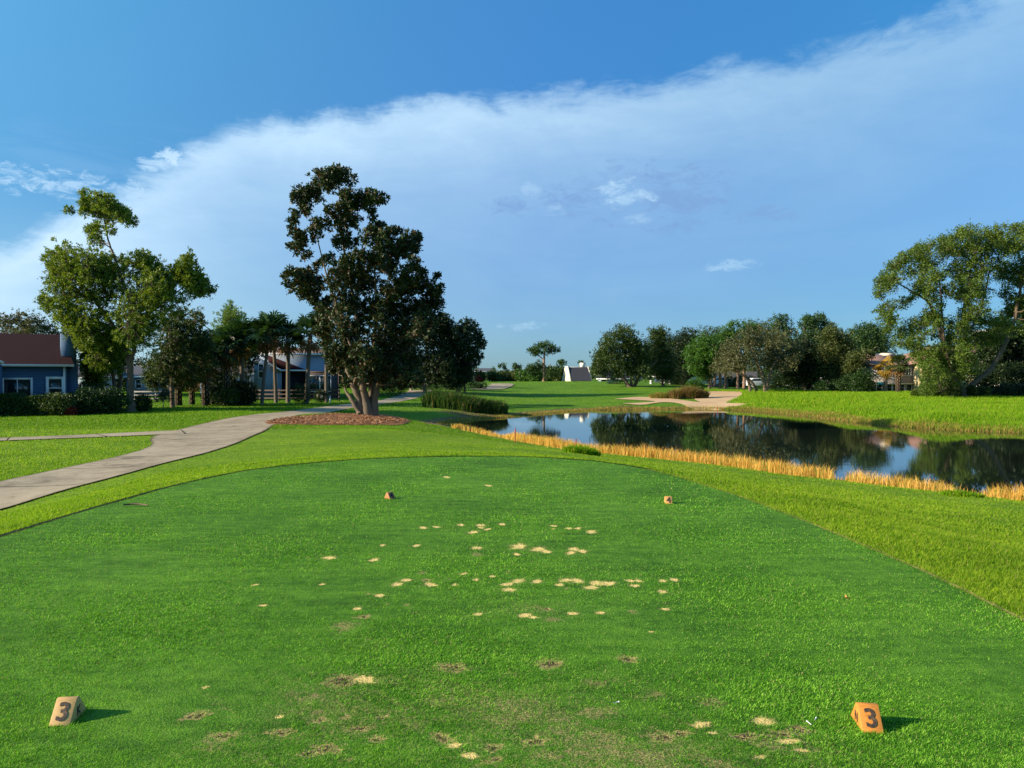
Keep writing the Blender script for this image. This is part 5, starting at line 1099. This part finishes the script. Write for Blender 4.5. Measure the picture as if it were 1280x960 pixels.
def aframe():
    D = 145.0; s = D/F; um = 727; xb = (um-640)*s; zb = gz(xb, D); X = lambda u: (u-um)*s; Z = lambda v: CAM - zb - (v-HZ)*s
    r = empty('gabled_house', (xb, D, zb), 'white walled house with steep dark roof and white chimney on the hill crest', 'house', None, 0.12)
    pr = [(0,-.5),(8,-.5),(4.8,Z(458.5)),(3.2,Z(458.5))]
    w = MB(); w.prism(pr, 'x', X(714), X(739)); w.build('wall', M['stucco'], r)
    # parapet end walls slope wider than the roof so that the sunlit left one shows
    e = MB(); e.prism([(-.9,-.5),(8.9,-.5),(5.2,Z(457.5)),(2.8,Z(457.5))], 'x', X(714)-.25, X(714)-.004); e.prism([(-.7,-.5),(8.7,-.5),(5.1,Z(458)),(2.9,Z(458))], 'x', X(739)+.004, X(739)+.2); e.build('end_wall', M['offwhite'], r)
    rf = MB(); rf.quads([(X(714),-.45,Z(476)),(X(739),-.45,Z(476)),(X(739),2.95,Z(458.8)),(X(714),2.95,Z(458.8))], [(0,1,2,3)]); rf.quads([(X(714),8.45,Z(476)),(X(739),8.45,Z(476)),(X(739),5.05,Z(458.8)),(X(714),5.05,Z(458.8))], [(3,2,1,0)]); rf.quads([(X(714),2.95,Z(458.8)),(X(739),2.95,Z(458.8)),(X(739),5.05,Z(458.8)),(X(714),5.05,Z(458.8))], [(0,1,2,3)]); rf.build('roof', M['slate'], r)
    c = MB(); c.box(X(731), X(736), 3.2, 4.6, Z(459), Z(453)); c.build('chimney', M['stucco'], r)
aframe()
simple_house('low_house', 'low bluish house with grey roof left of the domed oak trunk', 140, 748, 800, 473, 463, 'palewall', 'slate', 9, [(752,757,474,479,None),(766,770,474,479,None)])
simple_house('navy_house', 'dark blue house in shade between the domed oak and the bright green oak', 138, 818, 862, 470, 460, 'navy', 'slate', 9, [(826,829,472,478,None)])
simple_house('cream_building', 'cream walled building with lit end wall behind the trunks at the sand', 135, 886, 945, 474, 464, 'stucco', 'greyroof', 9, [(900,904,477,483,None),(915,919,477,483,None),(930,934,477,483,None)])
simple_house('pale_house', 'pale house glimpsed under the tree line between the forked oak and the olive oak', 125, 962, 1025, 474, 463, 'stucco', 'greyroof', 9, [(975,980,477,484,None),(1000,1006,477,484,None)])
simple_house('grey_house', 'grey house with small windows under the olive oak', 118, 1028, 1054, 471, 462, 'greystucco', 'greyroof', 9, [(1033,1037,480,485,None),(1040,1044,480,485,None),(1047,1050,466,470,None)])
def apartments():
    D = 98.0; s = D/F; um = 1125; xb = (um-640)*s; zb = gz(xb, D); X = lambda u: (u-um)*s; Z = lambda v: CAM - zb - (v-HZ)*s
    r = empty('apartment_building', (xb, D, zb), 'two storey grey beige apartment wing behind the palms on the right', 'building')
    w = MB(); w.box(X(1088), X(1141.3), 0, 10, -.4, Z(456)); w.build('wall', M['greystucco'], r)
    rf = MB(); rf.v.append(np.array([(X(1086),-.6,Z(456)),(X(1141),-.6,Z(456)),(X(1141),10.6,Z(456)),(X(1086),10.6,Z(456)),(X(1095),5,Z(442)),(X(1141),5,Z(442))])); rf.n = 6; rf.f4.append(np.array([[0,1,5,4],[2,3,4,5]])); rf.f3.append(np.array([[1,2,5],[3,0,4]])); rf.build('roof', M['tile'], r)
    pr = MB(); pr.box(X(1125), X(1141), 4.5, 9, Z(446), Z(440)); pr.build('parapet', M['offwhite'], r)
    for a, b in [(1097,1102),(1108,1115),(1125,1131),(1133,1138)]: window(r, X(a), X(b), Z(469), Z(461), 0, .12, 'v')
    for a, b in [(1096,1102),(1109,1114),(1116,1121),(1126,1130),(1133,1139)]: window(r, X(a), X(b), Z(489), Z(481), 0, .1, None)
    bl = MB(); bl.box(X(1095), X(1141), -.5, -.004, Z(480), Z(479)); bl.build('floor_band', M['stucco'], r)
    aw = MB(); aw.prism([(-1.4,Z(481)),(-.004,Z(477.5)),(-.004,Z(481))], 'x', X(1096), X(1104)); aw.build('awning', M['teal'], r)
    # right wing standing forward, its left end wall in full sun
    D = 96.0; s2 = D/F; xb = (1152-640)*s2; zb = gz(xb, D); X = lambda u: (u-1152)*s2; Z = lambda v: CAM - zb - (v-HZ)*s2
    r = empty('apartment_building', (xb, D, zb), 'apartment wing with sunlit cream end wall and pink tiled roof behind the huge oak', 'building')
    w = MB(); w.box(0, X(1345), 0, 11, -.4, Z(455)); w.build('wall', M['cream'], r)
    rf = MB(); rf.v.append(np.array([(-.7,-.8,Z(455)),(X(1350),-.8,Z(455)),(X(1350),11.8,Z(455)),(-.7,11.8,Z(455)),(4,5.5,Z(430)),(X(1350),5.5,Z(430))])); rf.n = 6; rf.f4.append(np.array([[0,1,5,4],[2,3,4,5]])); rf.f3.append(np.array([[1,2,5],[3,0,4]])); rf.build('roof', M['tile'], r)
    tw = MB(); tw.box(X(1272), X(1300), 3, 10, Z(440), Z(408)); tw.build('stair_tower', M['greystucco'], r)
    for a in range(1166, 1340, 17): window(r, X(a), X(a+7), Z(470), Z(461), 0, .1, 'v'); 
    for a in range(1166, 1340, 17): window(r, X(a), X(a+7), Z(489), Z(479), 0, .1, 'v')
    bw = MB(); bw.box(X(1238), X(1268), -2.2, -.004, Z(488), Z(480)); bo = bw.build('balcony', M['stucco'], r)
    wx = MB(); wx.box(0.004, X(1163), -1.2, -.004, Z(478), Z(456.5)); wx.build('bay', M['cream'], r)
apartments()

# ------------------------------------------------------------------ fences
def rail_fence(label, D, u0, u1, h, rails, mat, sp=2.4, name='rail_fence'):
    x0 = (u0-640)/F*D; x1 = (u1-640)/F*D; z = gz((x0+x1)/2, D); r = empty(name, (x0, D, z), label, 'fence'); L = x1-x0; n = int(round(L/sp))
    for i in range(n+1): p = MB(); p.box(i*L/n-.06, i*L/n+.06, -.06, .06, -.2, h+.08); p.build('post', M[mat], r)
    for k in range(rails): q = MB(); zz = h*(k+1)/rails; q.box(0, L, -.09, -.064, zz-.13, zz); q.build('rail', M[mat], r)
rail_fence('brown three rail fence in front of the porch house', 70, 312, 424, 1.05, 3, 'fence')
rail_fence('grey rail fence across the lawn behind the sapling', 68, 168, 222, 0.95, 3, 'fencegrey')

# ------------------------------------------------------------------ small things
def text_mesh(ch, size, m, parent, mat4, name='number'):
    cu = bpy.data.curves.new(name, 'FONT'); cu.body = ch; cu.size = size; cu.align_x = 'CENTER'; cu.align_y = 'CENTER'; cu.offset = size*0.018; cu.extrude = 0.0008
    tmp = bpy.data.objects.new('tmp', cu); C.objects.link(tmp); bpy.context.view_layer.update()
    me = bpy.data.meshes.new_from_object(tmp.evaluated_get(bpy.context.evaluated_depsgraph_get())); bpy.data.objects.remove(tmp)
    me.materials.clear(); me.materials.append(m); me.transform(mat4); o = bpy.data.objects.new(name, me); C.objects.link(o); o.parent = parent; return o
from mathutils import Matrix
def ink():
    m, t = newmat('worn_black_paint'); co = t.n('ShaderNodeTexCoord').outputs['Object']
    f = t.math('ADD', t.math('MULTIPLY', t.noise(co, 28, 4, .7), .6), t.math('MULTIPLY', t.noise(co, 140, 3), .4))
    t.out(t.n('ShaderNodeBsdfPrincipled', i_Roughness=.75, i_Base_Color=t.ramp(f, [(.46, (0.03,0.022,0.02)), (.58, (0.09,0.055,0.035)), (.68, (0.36,0.20,0.08))])).outputs[0]); return m
m_ink = ink()
def wood(name, c):
    m, t = newmat(name); co = t.n('ShaderNodeTexCoord').outputs['Object']
    mp = t.n('ShaderNodeMapping', i_Vector=co); mp.inputs['Scale'].default_value = (1, 6, 6)
    f = t.math('ADD', t.math('MULTIPLY', t.noise(mp.outputs[0], 30, 4), .6), t.math('MULTIPLY', t.noise(co, 12, 4, .7), .4))
    cc = t.ramp(f, [(.32, tuple(x*.45 for x in c)), (.45, c), (.62, tuple(min(1, x*1.18) for x in c)), (.7, tuple(min(1, x*.8+.12) for x in c))])
    b = t.n('ShaderNodeBsdfPrincipled', i_Roughness=.65, i_Base_Color=cc); bn = t.n('ShaderNodeBump', i_Strength=.4, i_Distance=.002, i_Height=f); t.t.links.new(bn.outputs[0], b.inputs['Normal']); t.out(b.outputs[0]); return m
m_yel = wood('marker_yellow', (0.52,0.31,0.11)); m_or = wood('marker_orange', (0.55,0.21,0.03)); m_or_shade = wood('marker_orange_shade', (0.36,0.15,0.05)); m_or2 = wood('marker_dull_orange', (0.58,0.28,0.08))  # brown one is orange wood darkened, its shade mixed into the colour
def marker(label, x, y, rz, ch, end_ch, end_side, m, L=.092, B=.185, H=.098, grp='tee markers'):
    r = empty('tee_marker', (x, y, 0.004), label, 'tee marker', grp, rz)
    # bevelled triangular prism: ridge along x, number faces front and back
    t = .013; prof = [(-B/2,0),(B/2,0),(t,H-t*.15),(t*.5,H),(-t*.5,H),(-t,H-t*.15)]
    b = MB(); b.prism(prof, 'x', -L/2, L/2); o = b.build('block', m, r)
    bv = o.modifiers.new('bevel', 'BEVEL'); bv.width = .0025; bv.segments = 2
    sl_ = math.atan2(H, B/2-t*.7); nrm = Vector((0, -math.sin(sl_), math.cos(sl_)))
    mid = Vector((0, -(B/2+t)/2, H/2)) + nrm*0.0022
    text_mesh(ch, .115, m_ink, r, Matrix.Translation(mid) @ Matrix.Rotation(sl_, 4, 'X'))
    mb2 = Vector((0, (B/2+t)/2, H/2)) + Vector((0, math.sin(sl_), math.cos(sl_)))*0.0022
    text_mesh(ch, .115, m_ink, r, Matrix.Translation(mb2) @ Matrix.Rotation(PI, 4, 'Z') @ Matrix.Rotation(sl_, 4, 'X'))
    gb = MB(); n = 240; a = rng.uniform(0, 2*PI, n); ex = np.sign(np.cos(a))*np.minimum(np.abs(np.cos(a))*1.5, 1)*(L/2+.004); ey = np.sign(np.sin(a))*np.minimum(np.abs(np.sin(a))*1.5, 1)*(B/2+.004)
    blades(gb, ex, ey, np.full(n, -.002), rng.uniform(.012, .028, n), np.full(n, .003), .5); gb.build('grass_tuft', m_short, r)
    if end_ch:
        sgn = end_side; mt = Matrix.Translation(Vector((sgn*(L/2+.0012), 0, H*.36))) @ Matrix.Rotation(sgn*PI/2, 4, 'Z') @ Matrix.Rotation(PI/2, 4, 'X')
        text_mesh(end_ch, .06, m_ink, r, mt, 'letter')
    return r
x, y, _ = W(94, 901); marker('yellow wedge tee marker numbered 3 at the lower left of the tee', -2.035-.035, 3.593, 0.10, '3', 'K', 1, m_yel)
marker('orange wedge tee marker numbered 3 at the lower right of the tee', 1.625, 3.525, -0.13, '3', 'N', -1, m_or)
marker('small orange wedge tee marker darkened for shade on the left side farther up the tee', *W(487,624)[:2], 0.75, '4', None, 1, m_or_shade, L=.085, B=.15, H=.085)
marker('small orange wedge tee marker numbered 4 on the right side farther up the tee', *W(835.5,629.5)[:2], -0.05, '4', None, 1, m_or2, L=.085, B=.16, H=.085)

def stake(label, u, v, h, m='red', r=.018):
    x, y = ground(u, v, -1.2); z = gz(x, y); mb = MB(); mb.tube([(0,0,-.15),(0,0,h*.5),(.01,0,h-.03),(.01,0,h)], [r, r, r, r*.3], 8); o = mb.build('marker_stake', M[m]); o.location = (x, y, z); tag(o, label, 'stake')
stake('thin red hazard stake in the reeds at the left of the open water', 644, 553.5, .66)
stake('short dark stake in the reeds near the pond inlet', 588, 541, .35, 'darkstake')
stake('short red stake in the reeds below the reflection of the pine', 720, 563, .5)
stake('thin red stake on the far shore below the sand', 897, 511, 1.0)
def bin_(label, u, d, w, h, mat):
    x, y, z = at(u, d); r = empty('waste_bin', (x, y, z), label, 'bin'); b = MB(); b.tube([(0,0,-.05),(0,0,h*.1),(0,0,h*.86)], [w*.46,w*.47,w*.5], 14); b.build('body', M[mat], r)
    l = MB(); l.tube([(0,0,h*.865),(0,0,h*.9),(0,0,h)], [w*.55,w*.55,w*.3], 14); l.build('lid', M[mat], r)
bin_('tan bin standing beside the path below the dark trees', 514, 97, .42, .75, 'tan')
for u, lab in ((814, 'small white bin under the domed oak at right of its trunk'), (830.5, 'left one of two white bins beside the navy house'), (837.5, 'right one of two white bins beside the navy house')): bin_(lab, u, 128, .5, .6 if u < 820 else .75, 'white')
x, y, z = at(401, 66)
def flower_shrub():
    r = empty('flowering_shrub', (x, y, z), 'dark shrub with two large white blooms before the screened porch', 'shrub')
    def ball(n, c, rad, L, Wd):
        mb = MB(); g = rng.normal(0, 1, (n, 3)); g /= np.linalg.norm(g, axis=1)[:, None]; leaves(mb, np.array(c)+g*np.array(rad)*rng.uniform(.4, 1, n)[:, None], g*.7, L, Wd); return mb
    ball(1400, (0,0,.6), (.6,.5,.6), .12, .06).build('foliage', M['leaf_dark'], r)
    for c in ((-.18,-.35,.62), (.16,-.38,.55)): ball(60, c, (.08,.08,.1), .09, .06).build('flower', M['flower'], r)
flower_shrub()
x2, y2, z2 = at(412.5, 64); mb = MB(); mb.box(-.04, .04, -.04, .04, -.1, .62); mb.box(-.055, .055, -.055, .055, .62, .66); o = mb.build('white_post', M['white']); o.location = (x2, y2, z2); tag(o, 'short white post on the lawn right of the white blooms', 'post')
def peg(label, u, v, a, l=.045):
    x, y, _ = W(u, v); mb = MB(); d = np.array([math.cos(a), math.sin(a), .12]); l *= .7; mb.tube([d*-l/2, d*l*.3, d*l*.42, d*l*.5], [.0018,.002,.0036,.004], 8); o = mb.build('golf_tee', M['white']); o.location = (x, y, .013); tag(o, label, 'golf tee')
peg('broken white golf tee lying left of the orange marker, nearer one', 1013, 909, 1.9); peg('broken white golf tee lying left of the orange marker, farther one', 1021, 904, .9, .03); peg('white golf tee lying on the grass in the lower middle', 771, 883, .3, .04)
x3, y3 = -5.45, 10.55; mb = MB(); mb.tube([(-.14,0,.02),(0,.01,.03),(.16,-.01,.02)], [.01,.013,.006], 6); 
xx, yy, _ = W(168, 634.5); o = mb.build('fallen_twig', M['bark']); o.location = (xx, yy, .012); tag(o, 'short dark twig lying on the tee near its left edge', 'twig')
xx, yy, _ = W(1058, 751); mb = MB(); leaves(mb, np.array([[0,0,0.],[.01,.005,.004]]), np.array([[1.,0,.2],[0,1.,.3]]), .028, .018, .2); o = mb.build('fallen_leaf', pbr('dead_leaf', (.45,.2,.06), .7)); o.location = (xx, yy, .014); tag(o, 'small orange dead leaf on the right side of the tee', 'leaf')

def car(label, u, d, rz=0.0):
    x, y, z = at(u, d); r = empty('parked_car', (x, y, z), label, 'car', 'white cars parked behind the tree line', rz)
    prof = [(-2.2,.35),(2.2,.35),(2.25,.75),(2.05,.98),(1.1,1.05),(.45,1.5),(-1.2,1.52),(-1.95,1.08),(-2.25,.98)]
    b = MB(); b.prism(prof, 'y', -.88, .88); o = b.build('body', M['carwhite'], r); bv = o.modifiers.new('bevel', 'BEVEL'); bv.width = .06; bv.segments = 2
    for sy in (-1, 1):
        w = MB(); yy = sorted((sy*.884, sy*.90)); w.prism([(-1.75,1.08),(.9,1.08),(.4,1.42),(-1.2,1.43)], 'y', yy[0], yy[1]); w.build('side_window', M['glass'], r)
        for wx in (-1.4, 1.4):
            t = MB(); t.tube([(wx, sy*.70, .33),(wx, sy*.91, .33)], [.33,.33], 14); to = t.build('wheel', M['rubber'], r); h = MB(); h.tube([(wx, sy*.91, .33),(wx, sy*.925, .33)], [.19,.17], 10); h.build('rim', M['carwhite'], to)
car('white car parked at the back of the sand left of the lit trunks', 879, 122, .1); car('white car half hidden behind the trunks right of the sand', 906, 124, -.1); car('white car seen between the forks of the grey green oak', 948, 118, .15)
car('pale car seen under the dark oak of the tree line', 1002, 116, -.1)
shrub('small dark red bush in front of the cream building', 594, 150, 2.6, 1.1, 'red_leaf', cat='bush', name='bush', n=900, leaf=(.3,.16))
print('objects', len(bpy.data.objects))
